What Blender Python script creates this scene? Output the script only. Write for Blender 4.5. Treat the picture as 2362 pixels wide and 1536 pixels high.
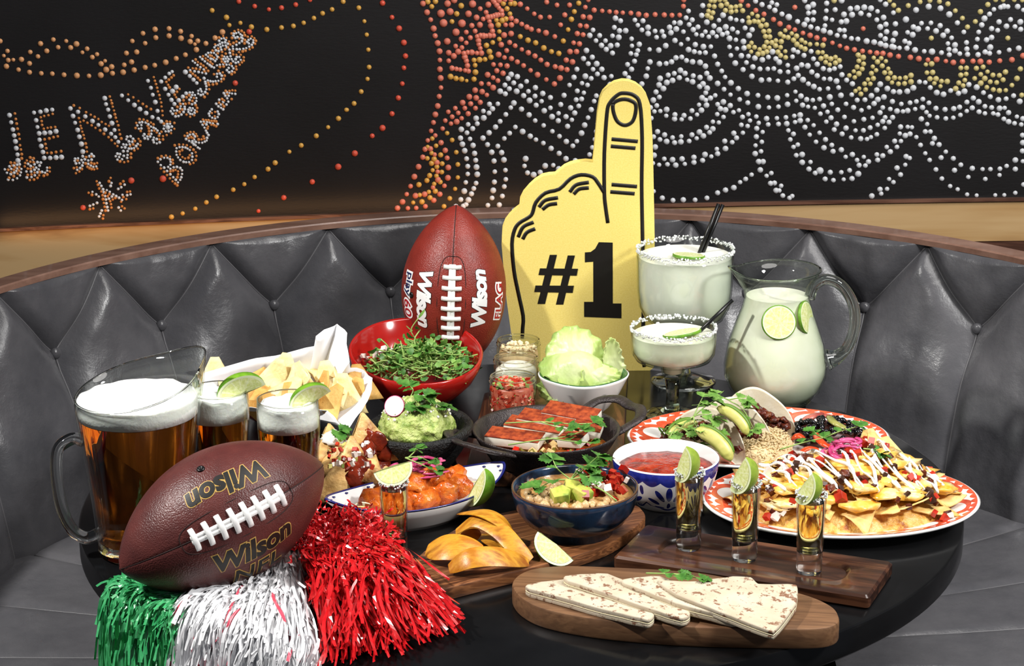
import bpy, bmesh, math, random
from mathutils import Vector, Matrix, Euler, noise
R = random.Random(7)
PI = math.pi
for o in list(bpy.data.objects):
    bpy.data.objects.remove(o, do_unlink=True)
SC = bpy.context.scene
COL = SC.collection

# ---------------------------------------------------------------- camera
F_PX, PITCH, ROLL = 4800.0, math.radians(16.307), math.radians(0.5)
TOP = 0.76                                  # height of the table top
CAM = Vector((0.0, -2.744, TOP + 1.0342))
_cr, _sr = math.cos(ROLL), math.sin(ROLL)
FWD = Vector((0, math.cos(PITCH), -math.sin(PITCH)))
_U = Vector((0, math.sin(PITCH), math.cos(PITCH)))
_X = Vector((1, 0, 0))
RIGHT = _X * _cr - _U * _sr
UP = _U * _cr + _X * _sr
cd = bpy.data.cameras.new('camera')
cam = bpy.data.objects.new('camera', cd)
COL.objects.link(cam)
cam.matrix_world = Matrix(((RIGHT.x, UP.x, -FWD.x, CAM.x), (RIGHT.y, UP.y, -FWD.y, CAM.y),
                           (RIGHT.z, UP.z, -FWD.z, CAM.z), (0, 0, 0, 1)))
cd.sensor_width = 36.0
cd.lens = F_PX / 2362.0 * 36.0
cd.clip_start = 0.05
SC.camera = cam

# ---------------------------------------------------------------- light
w = bpy.data.worlds.new('room_light'); SC.world = w; w.use_nodes = True
bg = w.node_tree.nodes['Background']
bg.inputs[0].default_value = (0.80, 0.86, 1.0, 1); bg.inputs[1].default_value = 0.10

def area(name, loc, target, size, power, col=(1, 1, 1)):
    l = bpy.data.lights.new(name, 'AREA'); l.shape = 'DISK'; l.size = size
    l.energy = power; l.color = col
    o = bpy.data.objects.new(name, l); COL.objects.link(o)
    o.location = loc
    o.rotation_euler = (Vector(target) - Vector(loc)).to_track_quat('-Z', 'Y').to_euler()
    return o
l = bpy.data.lights.new('spot_lamp', 'SPOT'); l.energy = 330; l.color = (1, 0.98, 0.94); l.spot_size = math.radians(40); l.spot_blend = .35; l.shadow_soft_size = .07
lo = bpy.data.objects.new('spot_lamp', l); COL.objects.link(lo); lo.location = (-1.75, -0.75, 2.75)
lo.rotation_euler = (Vector((-0.22, -0.10, 0.8)) - lo.location).to_track_quat('-Z', 'Y').to_euler()
area('softbox_lamp', (1.75, -1.1, 2.35), (0.25, 0.1, 0.85), 0.40, 52, (1, 0.99, 0.97))
area('fill_lamp', (0.95, -0.35, 3.0), (0.35, 0.7, 0.9), 1.3, 44, (1, 0.97, 0.93))  # unseen overhead fill, added to lift the leather and the upper right wall
SC.view_settings.view_transform = 'Standard'
SC.view_settings.look = 'None'
SC.view_settings.gamma = 1.0
SC.view_settings.use_curve_mapping = False
SC.view_settings.exposure = 0.0

# ---------------------------------------------------------------- pixel measurements to places
def ray(u, v):
    return FWD + RIGHT * ((u - 1181) / F_PX) - UP * ((v - 768) / F_PX)
def at(u, v, h=0.0):                          # point at height h above the table top
    d = ray(u, v); return CAM + d * ((TOP + h - CAM.z) / d.z)
def at_y(u, v, y):
    d = ray(u, v); return CAM + d * ((y - CAM.y) / d.y)
def ppm(p):                                   # pixels per metre at a point
    return F_PX / (Vector(p) - CAM).dot(FWD)

# ---------------------------------------------------------------- mesh helpers
class MB:
    def __init__(s):
        s.v = []; s.f = []; s.m = []; s.cur = 0
    def add(s, vf, mat=None, M=None):
        v, f = vf; b = len(s.v)
        s.v += [tuple(M @ Vector(p)) for p in v] if M is not None else [tuple(p) for p in v]
        k = s.cur if mat is None else mat
        for q in f:
            s.f.append(tuple(i + b for i in q)); s.m.append(k)
        return s
    def mesh(s, name, mats, smooth=True, flat_angle=None):
        me = bpy.data.meshes.new(name)
        me.from_pydata(s.v, [], s.f)
        if not isinstance(mats, (list, tuple)): mats = [mats]
        for m in mats: me.materials.append(m)
        me.polygons.foreach_set('material_index', s.m)
        me.polygons.foreach_set('use_smooth', [smooth] * len(s.f))
        me.update()
        if smooth and flat_angle:
            me.set_sharp_from_angle(angle=math.radians(flat_angle))
        return me
    def build(s, name, mats, parent=None, smooth=True, flat_angle=None, fix=True):
        me = s.mesh(name, mats, smooth, flat_angle)
        if fix:
            bm = bmesh.new(); bm.from_mesh(me)
            bmesh.ops.recalc_face_normals(bm, faces=bm.faces)
            bm.to_mesh(me); bm.free()
        return link(name, me, parent)

def link(name, me, parent=None):
    o = bpy.data.objects.new(name, me); COL.objects.link(o)
    if parent is not None: o.parent = parent
    return o
def mk(name, vf, mat, parent=None, smooth=True, flat_angle=None, fix=True):
    return MB().add(vf).build(name, mat, parent, smooth, flat_angle, fix)
def thing(name, label, cat, loc=(0, 0, 0), rz=0.0, group=None, rot=None):
    o = bpy.data.objects.new(name, None); COL.objects.link(o)
    o.empty_display_size = 0.02
    o.location = loc; o.rotation_euler = rot if rot else (0, 0, rz)
    return tag(o, label, cat, group)
def tag(o, label=None, cat=None, group=None, kind=None):
    if label: o['label'] = label
    if cat: o['category'] = cat
    if group: o['group'] = group
    if kind: o['kind'] = kind
    return o
def dup(root, loc, rz=0.0, label=None, rot=None):
    r = root.copy(); COL.objects.link(r); r.location = loc
    r.rotation_euler = rot if rot else (0, 0, rz)
    if label: r['label'] = label
    for ch in list(root.children):
        c = ch.copy(); COL.objects.link(c); c.parent = r
        for g in list(ch.children):
            d = g.copy(); COL.objects.link(d); d.parent = c
    return r

def lathe(prof, n=48, close=False, fn=None, cap=True):
    """surface of revolution of [(r, z)...]; fn(r, z, ang) may move points"""
    V = []; Fc = []; m = len(prof)
    for i in range(n):
        a = 2 * PI * i / n
        for r, z in prof:
            if fn: V.append(fn(r, z, a))
            else: V.append((r * math.cos(a), r * math.sin(a), z))
    for i in range(n):
        j = (i + 1) % n
        for k in range(m - 1 if not close else m):
            l = (k + 1) % m
            Fc.append((i * m + k, j * m + k, j * m + l, i * m + l))
    if not close and cap:
        for k, rev in ((0, False), (m - 1, True)):
            if prof[k][0] > 1e-5:
                q = [i * m + k for i in range(n)]
                Fc.append(tuple(q if rev else q[::-1]))
    return V, Fc
def tube(path, rad, n=8, cap=True, flat=1.0, up=None):
    """tube along points; rad number or function of 0..1; flat squashes one axis"""
    P = [Vector(p) for p in path]; m = len(P); V = []; Fc = []
    prev = Vector(up) if up else None
    for i, p in enumerate(P):
        t = (P[min(i + 1, m - 1)] - P[max(i - 1, 0)]).normalized()
        if prev is None:
            prev = Vector((0, 0, 1)) if abs(t.z) < .9 else Vector((1, 0, 0))
        nn = prev - t * prev.dot(t)
        if nn.length < 1e-6: nn = t.orthogonal()
        nn.normalize(); b = t.cross(nn); prev = nn
        r = rad(i / max(1, m - 1)) if callable(rad) else rad
        for k in range(n):
            a = 2 * PI * k / n
            V.append(p + nn * (math.cos(a) * r * flat) + b * (math.sin(a) * r))
    for i in range(m - 1):
        for k in range(n):
            l = (k + 1) % n
            Fc.append((i * n + k, i * n + l, (i + 1) * n + l, (i + 1) * n + k))
    if cap:
        Fc.append(tuple(range(n))[::-1]); Fc.append(tuple((m - 1) * n + k for k in range(n)))
    return V, Fc
def grid(fn, nu, nv, wrap=False):
    V = [fn(i / (nu if wrap else nu - 1), j / (nv - 1)) for i in range(nu) for j in range(nv)]
    Fc = []
    for i in range(nu if wrap else nu - 1):
        a = i; b = (i + 1) % nu
        for j in range(nv - 1):
            Fc.append((a * nv + j, b * nv + j, b * nv + j + 1, a * nv + j + 1))
    return V, Fc
def sheet(fn, nu, nv, th):
    """a curved sheet of real thickness: top fn(u, v), bottom moved along -z by th"""
    V, Fc = grid(fn, nu, nv); n = len(V)
    W = [Vector(p) - Vector((0, 0, th)) for p in V]
    G = [tuple(i + n for i in f)[::-1] for f in Fc]
    rim = [(i * nv, (i + 1) * nv) for i in range(nu - 1)]
    rim += [((nu - 1) * nv + j, (nu - 1) * nv + j + 1) for j in range(nv - 1)]
    rim += [((i + 1) * nv + nv - 1, i * nv + nv - 1) for i in range(nu - 1)]
    rim += [(j + 1, j) for j in range(nv - 1)]
    S = [(b, a, a + n, b + n) for a, b in rim]
    return list(V) + W, Fc + G + S
def prism(out, z0, z1, bev=0.0):
    """outline [(x, y)] counter-clockwise extruded, with a small bevel"""
    n = len(out)
    def inset(d):
        res = []
        for i in range(n):
            p = Vector(out[i]); a = Vector(out[i - 1]); b = Vector(out[(i + 1) % n])
            e1 = (p - a).normalized(); e2 = (b - p).normalized()
            nn = Vector((-(e1.y + e2.y), e1.x + e2.x))
            if nn.length < 1e-6: nn = Vector((-e1.y, e1.x))
            nn.normalize(); c = max(.4, nn.dot(Vector((-e1.y, e1.x))))
            res.append(p + nn * (d / c))
        return res
    rings = []
    if bev > 0:
        for d, z in ((bev, z0), (bev * .3, z0 + bev * .3), (0, z0 + bev), (0, z1 - bev), (bev * .3, z1 - bev * .3), (bev, z1)):
            rings.append([(q.x, q.y, z) for q in inset(d)])
    else:
        rings = [[(x, y, z0) for x, y in out], [(x, y, z1) for x, y in out]]
    V = [p for r in rings for p in r]; Fc = []
    for k in range(len(rings) - 1):
        for i in range(n):
            j = (i + 1) % n
            Fc.append((k * n + i, k * n + j, (k + 1) * n + j, (k + 1) * n + i))
    Fc.append(tuple(range(n))[::-1]); Fc.append(tuple((len(rings) - 1) * n + i for i in range(n)))
    return V, Fc
def box(x, y, z, sx, sy, sz, bev=0.0):
    o = [(x - sx / 2, y - sy / 2), (x + sx / 2, y - sy / 2), (x + sx / 2, y + sy / 2), (x - sx / 2, y + sy / 2)]
    return prism(o, z - sz / 2, z + sz / 2, bev)
_ico = {}
def ico(sub=2):
    if sub not in _ico:
        bm = bmesh.new(); bmesh.ops.create_icosphere(bm, subdivisions=sub, radius=1.0)
        bm.verts.ensure_lookup_table()
        _ico[sub] = ([v.co.copy() for v in bm.verts], [tuple(q.index for q in f.verts) for f in bm.faces]); bm.free()
    return _ico[sub]
def blob(c, r, sub=2, amp=0.2, freq=1.5, seed=0.0, flat=None):
    """lumpy rounded piece; r number or (rx, ry, rz)"""
    V, Fc = ico(sub); c = Vector(c)
    if not isinstance(r, (tuple, list)): r = (r, r, r)
    W = []
    for p in V:
        k = 1 + amp * noise.noise(p * freq + Vector((seed * 7.3, seed * 3.1, seed)))
        q = Vector((p.x * r[0] * k, p.y * r[1] * k, p.z * r[2] * k))
        if flat is not None and q.z < -flat: q.z = -flat
        W.append(c + q)
    return W, Fc
def xf(loc=(0, 0, 0), rot=(0, 0, 0), s=1.0):
    S = Matrix.Diagonal((s, s, s, 1)) if not isinstance(s, (tuple, list)) else Matrix.Diagonal((*s, 1))
    return Matrix.Translation(loc) @ Euler(rot).to_matrix().to_4x4() @ S
def smooth_path(pts, n=24, closed=False):
    """Catmull-Rom through points"""
    P = [Vector(p) for p in pts]; m = len(P); out = []
    segs = m if closed else m - 1
    for k in range(segs):
        p1 = P[k]; p2 = P[(k + 1) % m]
        p0 = P[k - 1] if (closed or k > 0) else p1 + (p1 - p2)
        p3 = P[(k + 2) % m] if (closed or k + 2 < m) else p2 + (p2 - p1)
        c = max(2, n // segs)
        for i in range(c):
            t = i / c
            out.append(.5 * ((2 * p1) + (p2 - p0) * t + (2 * p0 - 5 * p1 + 4 * p2 - p3) * t * t + (3 * p1 - p0 - 3 * p2 + p3) * t ** 3))
    if not closed: out.append(P[-1])
    return out

# ---------------------------------------------------------------- material helpers
class X:
    """little arithmetic on shader sockets"""
    def __init__(s, nt, k): s.nt = nt; s.k = k
    def op(s, o, *a):
        n = s.nt.nodes.new('ShaderNodeMath'); n.operation = o
        for i, q in enumerate((s,) + a):
            if isinstance(q, X): s.nt.links.new(q.k, n.inputs[i])
            else: n.inputs[i].default_value = q
        return X(s.nt, n.outputs[0])
    def __add__(s, b): return s.op('ADD', b)
    __radd__ = __add__
    def __sub__(s, b): return s.op('SUBTRACT', b)
    def __rsub__(s, b): return (s * -1) + b
    def __mul__(s, b): return s.op('MULTIPLY', b)
    __rmul__ = __mul__
    def __truediv__(s, b): return s.op('DIVIDE', b)
    def sin(s): return s.op('SINE')
    def abs(s): return s.op('ABSOLUTE')
    def sqrt(s): return s.op('SQRT')
    def fract(s): return s.op('FRACT')
    def pow(s, b): return s.op('POWER', b)
    def lt(s, b): return s.op('LESS_THAN', b)
    def gt(s, b): return s.op('GREATER_THAN', b)
    def mn(s, b): return s.op('MINIMUM', b)
    def mx(s, b): return s.op('MAXIMUM', b)
    def clamp(s): return s.op('MINIMUM', 1.0).op('MAXIMUM', 0.0)
def lin(c):
    """sRGB 0-255 to linear"""
    return tuple(((q / 255) / 12.92 if q <= 10 else ((q / 255 + .055) / 1.055) ** 2.4) for q in c) + (1,)
def new_mat(name):
    m = bpy.data.materials.new(name); m.use_nodes = True
    return m, m.node_tree, m.node_tree.nodes['Principled BSDF']
def coords(nt, kind='Object'):
    c = nt.nodes.new('ShaderNodeTexCoord'); return c.outputs[kind]
def sep(nt, sock):
    n = nt.nodes.new('ShaderNodeSeparateXYZ'); nt.links.new(sock, n.inputs[0])
    return X(nt, n.outputs[0]), X(nt, n.outputs[1]), X(nt, n.outputs[2])
def noise_tex(nt, sock, scale, detail=3.0, rough=.55, stretch=None, dist=0.0):
    if stretch:
        mp = nt.nodes.new('ShaderNodeMapping'); mp.inputs['Scale'].default_value = stretch
        nt.links.new(sock, mp.inputs[0]); sock = mp.outputs[0]
    n = nt.nodes.new('ShaderNodeTexNoise'); n.inputs['Scale'].default_value = scale
    n.inputs['Detail'].default_value = detail; n.inputs['Roughness'].default_value = rough
    n.inputs['Distortion'].default_value = dist
    nt.links.new(sock, n.inputs['Vector']); return n.outputs[0]
def ramp(nt, sock, stops):
    n = nt.nodes.new('ShaderNodeValToRGB'); e = n.color_ramp.elements
    while len(e) < len(stops): e.new(.5)
    for k, (p, c) in enumerate(stops):
        e[k].position = p; e[k].color = c
    nt.links.new(sock, n.inputs[0]); return n.outputs[0]
def mixc(nt, fac, a, b):
    n = nt.nodes.new('ShaderNodeMix'); n.data_type = 'RGBA'
    if isinstance(fac, X): nt.links.new(fac.k, n.inputs[0])
    elif isinstance(fac, (int, float)): n.inputs[0].default_value = fac
    else: nt.links.new(fac, n.inputs[0])
    for q, i in ((a, 6), (b, 7)):
        if isinstance(q, tuple): n.inputs[i].default_value = q
        else: nt.links.new(q, n.inputs[i])
    return n.outputs[2]
def bump(nt, b, sock, strength, dist=.002):
    n = nt.nodes.new('ShaderNodeBump'); n.inputs['Strength'].default_value = strength
    n.inputs['Distance'].default_value = dist
    nt.links.new(sock, n.inputs['Height']); nt.links.new(n.outputs[0], b.inputs['Normal'])
def setp(b, rough=.5, metal=0, spec=.5, trans=0, ior=1.45, coat=0, sss=0, sheen=0):
    b.inputs['Roughness'].default_value = rough; b.inputs['Metallic'].default_value = metal
    b.inputs['Specular IOR Level'].default_value = spec
    b.inputs['Transmission Weight'].default_value = trans; b.inputs['IOR'].default_value = ior
    b.inputs['Coat Weight'].default_value = coat; b.inputs['Coat Roughness'].default_value = .08
    if sss:
        b.inputs['Subsurface Weight'].default_value = sss
        b.inputs['Subsurface Radius'].default_value = (1, .8, .5); b.inputs['Subsurface Scale'].default_value = .004
def plain(name, c, rough=.5, c2=None, scale=40., bmp=None, lo=.35, hi=.65, stretch=None, c3=None, **k):
    """one colour, or two/three mottled by noise; bmp = (scale, strength, distance)"""
    m, nt, b = new_mat(name); setp(b, rough, **k)
    co = coords(nt)
    if c2 is None: b.inputs['Base Color'].default_value = lin(c)
    else:
        st = [(lo, lin(c)), (hi, lin(c2))]
        if c3: st = [(lo, lin(c)), ((lo + hi) / 2, lin(c2)), (hi, lin(c3))]
        nt.links.new(ramp(nt, noise_tex(nt, co, scale, 4, stretch=stretch), st), b.inputs['Base Color'])
    if bmp: bump(nt, b, noise_tex(nt, co, bmp[0], 3), bmp[1], bmp[2] if len(bmp) > 2 else .001)
    return m
def thin_glass(name, tint=(250, 252, 250), tint_edge=None, rough=.0):
    """thin blown wall: lets light straight through, mirrors at glancing angles"""
    m, nt, b = new_mat(name); nt.nodes.remove(b)
    out = nt.nodes['Material Output']
    t = nt.nodes.new('ShaderNodeBsdfTransparent'); t.inputs[0].default_value = lin(tint)
    if tint_edge:
        lw0 = nt.nodes.new('ShaderNodeLayerWeight'); lw0.inputs[0].default_value = .35
        nt.links.new(mixc(nt, lw0.outputs['Facing'], lin(tint), lin(tint_edge)), t.inputs[0])
    g = nt.nodes.new('ShaderNodeBsdfGlossy'); g.inputs['Roughness'].default_value = rough + .02
    lw = nt.nodes.new('ShaderNodeLayerWeight'); lw.inputs[0].default_value = .5
    fr = X(nt, lw.outputs['Facing']).pow(4.5) * .9 + .035
    mx = nt.nodes.new('ShaderNodeMixShader')
    nt.links.new(fr.k, mx.inputs[0]); nt.links.new(t.outputs[0], mx.inputs[1]); nt.links.new(g.outputs[0], mx.inputs[2])
    nt.links.new(mx.outputs[0], out.inputs[0]); return m
def solid_glass(name, c=(252, 255, 252), ior=1.45, rough=0.0):
    m, nt, b = new_mat(name); setp(b, rough, trans=1.0, ior=ior)
    b.inputs['Base Color'].default_value = lin(c); return m
def wood(name, stops, axis='x', scale=9., ring=26., rough=.45, coat=0.0, bmp=.15):
    """grain running along one local axis"""
    m, nt, b = new_mat(name); setp(b, rough, coat=coat)
    co = coords(nt)
    st = {'x': (.09, 1, 1), 'y': (1, .09, 1), 'z': (1, 1, .09)}[axis]
    scale *= 4.5
    n1 = noise_tex(nt, co, scale, 5, .6, st, .6)
    n2 = noise_tex(nt, co, scale * 7, 3, .6, tuple(q if q == 1 else .04 for q in st))
    v = (X(nt, n1) * ring).sin() * .30 + X(nt, n1) * .7 + X(nt, n2) * .3
    nt.links.new(ramp(nt, v.k, [(p, lin(c)) for p, c in stops]), b.inputs['Base Color'])
    if bmp: bump(nt, b, n2, bmp, .0006)
    return m
# ================================================================ the wall and its studs
EDGE = TOP + 0.125                            # lower edge of the black panel
def wall_y(x): return 1.237 + 0.095 * x - 0.042 * x * x
def on_wall(u, v):
    d = ray(u, v); y = 1.24
    for _ in range(6):
        p = CAM + d * ((y - CAM.y) / d.y); y = wall_y(p.x)
    return CAM + d * ((y - CAM.y) / d.y)
def wall_n(x):
    s = .095 - .084 * x; return Vector((s, -1, 0)).normalized()
def strip(z0, z1, out, x0=-1.75, x1=1.75, back=.06, n=36):
    """board following the wall, proud by out"""
    V = []; Fc = []
    for i in range(n + 1):
        x = x0 + (x1 - x0) * i / n; y = wall_y(x)
        V += [(x, y - out, z0), (x, y - out, z1), (x, y + back, z1), (x, y + back, z0)]
    for i in range(n):
        a = i * 4; b = a + 4
        for k in range(4):
            l = (k + 1) % 4; Fc.append((a + k, b + k, b + l, a + l))
    Fc += [(0, 1, 2, 3), tuple(n * 4 + k for k in (3, 2, 1, 0))]
    return V, Fc
m, nt, b = new_mat('black_paint'); setp(b, .42, spec=.45)
co = coords(nt)
nt.links.new(ramp(nt, noise_tex(nt, co, 3, 4), [(.3, lin((21, 19, 19))), (.7, lin((29, 27, 28)))]), b.inputs['Base Color'])
bump(nt, b, noise_tex(nt, co, 260, 2, .6, (.25, 1, 1)), .25, .0008)
BLACK_WALL = m
LIGHT_WOOD = wood('pale_wood', [(.2, (156, 118, 76)), (.5, (186, 148, 98)), (.8, (200, 166, 118))], 'x', 1.6, 14, .5)
BROWN_WOOD = wood('brown_wood', [(.2, (62, 38, 28)), (.5, (92, 60, 46)), (.85, (128, 90, 72))], 'x', 5.0, 18, .4)
wall = mk('wall_back', strip(EDGE, TOP + 1.5, 0.0), BLACK_WALL, smooth=True, flat_angle=40)
tag(wall, 'black painted wall panel covered with a picture of coloured studs', kind='structure')
tr = mk('trim_1', strip(TOP + .038, EDGE - .004, .006, .12), LIGHT_WOOD, flat_angle=40); tag(tr, 'pale wooden band under the black wall on the right', kind='structure')
tr = mk('trim_3', strip(TOP - .07, EDGE - .004, .006, -1.75, .119), LIGHT_WOOD, flat_angle=40); tag(tr, 'pale wooden band under the black wall on the left', kind='structure')
tr = mk('trim_2', strip(EDGE - .0055, EDGE + .0005, .011), BROWN_WOOD, flat_angle=40); tag(tr, 'thin brown wooden bead along the foot of the black wall', kind='structure')
tr = mk('wall_lower', strip(0.0, TOP + .0375, .004), BROWN_WOOD, flat_angle=40); tag(tr, 'brown wooden wall below the pale band', kind='structure')
mk('floor', box(0, 0, -.02, 4.2, 4.6, .04), plain('dark_floor', (48, 40, 34), .6)); tag(bpy.data.objects['floor'], 'dark floor under the booth', kind='structure')

STUDS = []        # (u, v, radius_px, colour)
def D(ox, oy, k, col, r, txt):
    old = [(q[0], q[1]) for q in STUDS if abs(q[0] - ox) < 900]
    k0 = D.tile; 
    for t in txt.split():
        a = t.split(','); u = ox + float(a[0]) * 10 / k; v = oy + float(a[1]) * 10 / k
        rr = float(a[2]) if len(a) > 2 else r * R.uniform(.86, 1.14)
        if any(abs(u - p[0]) < 4.5 and abs(v - p[1]) < 4.5 for p in D.done): continue
        STUDS.append((u, v, rr, col)); D.new.append((u, v))
D.tile = 0; D.done = []; D.new = []
def tile():
    D.done += D.new; D.new = []
k = 5.905
D(0, 0, k, 'c', 6.4, '0,56 10,69.5,5.5 5,76,4.6 11,82 18,81.5,4.6 8.5,90.5 25,95 29,81 40,86.5 41,71 55,59.5 51.5,77 63.5,69.5 72.5,54 79,64.5 90,56,5 96,65 104,60 112,71.5,4.8 118.5,66.5 125.5,78 132,74,5.3 137.5,87 143,83,4.6 144.5,95 152,91 153,100 137,102.5 121,103.5 104.5,103 87,102 71,100.5 56,100 40,98.5 167.5,98.5 169,88.5 179,84.5 182.5,95.5 172,72.5 186,71 180,56 197.5,59 194.5,45.5 211,40 212,51.5 230,39 230,49 197.5,92 210.5,89 225.5,85')
tile()
k = 5.12
D(0, 220, k, 'w', 5.7, '11,23.5 13,32 15,40.5 16.5,47.5 18,54.5 19,62.5 20.5,70 21,77 40,20.5 47.5,19.5 54.5,18 61.5,17 42.5,29.5 44,37.5 46,45 52.5,44.5 59,44 66,42.5 46.5,52.5 48.5,60 50.5,67 52,74 59,74 66,73.5 72.5,73 83,15.5 86,24.5 88.5,32.5 91.5,41 93.5,49 96,57.5 97.5,66.5 92,19.5 100.5,25 109,30.5 116,35 124,40.5 131,45.5 136,49.5 139.5,55 123.5,3.5 125,10.5 127.5,17 129.5,25 132,33 135,41')
D(0, 220, k, 'o', 3.5, '17.5,21.5 18.5,28 19.5,33.5 20.5,39.5 22,46 23,51.5 23.5,59 24.5,64 25.5,69.5 25.5,74.5 48,26 52,24.5 57,23.5 62,22 49,30.5 49.5,35 51.5,39.5 56,38.5 60,38 65,37.5 52.5,52 58,51 63,49.5 68,48.5 53.5,57.5 54.5,62.5 55.5,68 60.5,68 66,67 72,66 87,12 94,15 101.5,20 107,23 111.5,25.5 116,28 120,31.5 124.5,34 128.5,36 93,27 94.5,31.5 95,36 96,39 97,43 98.5,47 99.5,51 101,57 102,61.5 102.5,66.5 98.5,30 103,32.5 108,35.5 112.5,38.5 118,41.5 122.5,45.5 128,49.5 131.5,53 135.5,57 138.5,60 129.5,1.5 131,6 132,9.5 133,13.5 134.5,18 135.5,22.5 136.5,26.5 138,31 139.5,35.5 140.5,41 141.5,46 143,51')
D(0, 220, k, 'w', 3.4, '97.5,72 88.5,75 92,74.5 88,77.5 93.5,80 89.5,80.5 96,76.5 100,75.5 104,77 98,79.5 108,76 105.5,72 110.5,72 108,69.5 97,83 94.5,86 91,88 104,81 107,83 110,84.5 113.5,84 5.5,87.5 8,91.5 11,84 12.5,93 13,87 16,83 16.5,91.5 9.5,99.5 15,100 20,98 23.5,94.5 24.5,91 25,87 20,86.5 23,81.5 20,82 19,89.5 33,81 36,83.5 38.5,76 40.5,81.5 44,79 48,79.5 46.5,83 42.5,85.5 45.5,87.5 40.5,88 31,90 36.5,90 31.5,97 37,96.5 41,94.5 44,91 49.5,90.5 53,91.5 55.5,89 55.5,85.5 150,49 154,48.5 149,52 157,51.5 152,54.5 156,55 145.5,58 149,58.5 153,58 143.5,61.5 147.5,61.5 152,63 155,63 145.5,66 150.5,66 138.5,69 141.5,69.5 136.5,72 140.5,73 138.5,76 144,75.5 146,71.5 150.5,70.5 150,74 158,62.5 160.5,60 162.5,57.5 117.5,103.5 119.5,107 121.5,111 131.5,103.5 130.5,107 147,105.5 143,108.5 139.5,110.5 109,114 113.5,117 116.5,119.5 126,112 122.5,114.5 129.5,114 133.5,117 137,119 132,119.5 124,119 128.5,122 125,123 140.5,121 144.5,117.5 150,118 154,117 144,123.5 114.5,127 110,129 106,130.5 125.5,127.5 126.5,132 127.5,136 120,136 118.5,139.5 117,143 140,132.5 142.5,136')
D(0, 220, k, 'o', 3.5, '101.5,73 91.5,77 101,80.5 107.5,72 107.5,80 111,81 114.5,80 103,84.5 105.5,86 108,87 111,87.5 114.5,86.5 87,86 90.5,85 93.5,90 89.5,92 96.5,87 12.5,79.5 17,80 14,83 9.5,88 16,88 13,91 10.5,97.5 16,95.5 20.5,92.5 17.5,85 22.5,85 22,89 35.5,73.5 39.5,74.5 31.5,77 35.5,78.5 39.5,79 29.5,80 29,84 32.5,86.5 36,87 39,85 32.5,94 37,93.5 40.5,91.5 35,100 40,99.5 44,97.5 46,94.5 47,91 51.5,95 55.5,93.5 58.5,90 58.5,85.5 163.5,51.5 165.5,54.5 165.5,59 162.5,63 158.5,65 154.5,69 154.5,73.5 151,78 146.5,79 141.5,78 159,54 157,58 153.5,60 114,101.5 115.5,105.5 117,110 130.5,97.5 128.5,101.5 145.5,101.5 142,104.5 104.5,115 108.5,117.5 119.5,113.5 124,115 129,116.5 127,119 121,118 121.5,122.5 150,114 153.5,113.5 145.5,120 149,122.5 143,125.5 130,125 122.5,127 131,128.5 123.5,131.5 131.5,132.5 124.5,136 110,133.5 106,134.5 122,141.5 121.5,145.5 144,131 147,133.5 133,123 136,121')
D(0, 220, k, 'r', 7.2, '155,100.5 98,132.5')
tile()
k = 5.909
D(280, 20, k, 'c', 6.2, '80.5,31 81,40.5 95.5,37.5 93.5,45 104,44 100,48.5,4.6 115,47.5 102,56 87,63 74.5,68 127.5,40 137.5,32')
D(280, 20, k, 'g', 6.2, '123.5,2.5 143,12 162,19.5,5.2 177,25 198,28.5 147,22.5,5.3')
D(280, 20, k, 'r', 7, '174,31.5 155,101.5')
D(280, 20, k, 'w', 5.6, '36,98.5 40,108 42.5,117.5 46,127.5 49,139.5 0.5,118.5 9,125 17.5,131.5 25,137 33.5,142.5 42,148 50,150,4.6 54,154 54,99.5 59.5,94,4.8 65,88.5,4.6 69,86,4.2 59.5,109.5 64,117.5 68,124.5 72,130 69.5,112.5 74.5,107 78,125 83.5,120 88,115.5,4.8 87,86.5 93,92 98,97 102.5,101.5,4.6 112.5,95,4.2')
D(280, 20, k, 'o', 3.5, '44,93.5 45.5,98.5 47,103 48.5,108 49.5,113 51.5,118 52.5,123 54,128 54.5,133.5 55.5,139.5 56,145.5 9,117 16,121 23,126 29,130 34,133.5 40,137 71,91 68,94 64.5,97 61,100 63.5,104 65.5,107.5 79,109.5 75.5,113.5 72.5,117.5 74.5,121 76,134 80,130 84.5,125 88.5,121 92,118 98.5,122 96.5,126 92,129 87,130 82.5,137.5 79,141 74,143 101,131.5 103,135.5 102.5,140.5 88.5,144.5 93.5,147.5 99,145.5 91,80.5 97,81.5 101.5,82 94,86 97,89 100.5,91.5 104,94.5 107,97.5 106.5,83 113,85.5 118,85 115,81 111.5,78 108,75.5 104,73 101,69.5 111,65 114.5,68 117.5,70.5 121,73 124,75.5 134,79.5 139,79 149,75 156,79 156.5,83 154,87 150,89.5 124,57.5 131,61 132.5,66.5 123,64.5 126,67 120.5,64 131.5,54.5 133,39.5 138.5,37.5 143,40 146.5,45 148,49 145,53 141,55.5 127.5,49 137,59 150,34 154,31 159,29 163.5,30.5 167,33 168,36.5 150.5,40 160.5,41 156.5,45 152.5,47 168,43 172,38.5 177.5,38 181,40.5 183,44 182,48 178.5,53 174.5,55.5 169,57.5 165,58.5 160,59.5 167.5,47.5 142,61.5 137,64.5 136,69 136.5,72.5 151.5,58 152,62.5 156.5,63 162.5,63 166.5,66.5 166.5,71 164,73.5 161,76.5 140,74 126,89.5 132,85 138,87 140.5,91.5 139,96 136,99.5 129.5,102.5 124.5,103.5 119,104 118,101 119.5,110 117,116 113,120.5')
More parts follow.
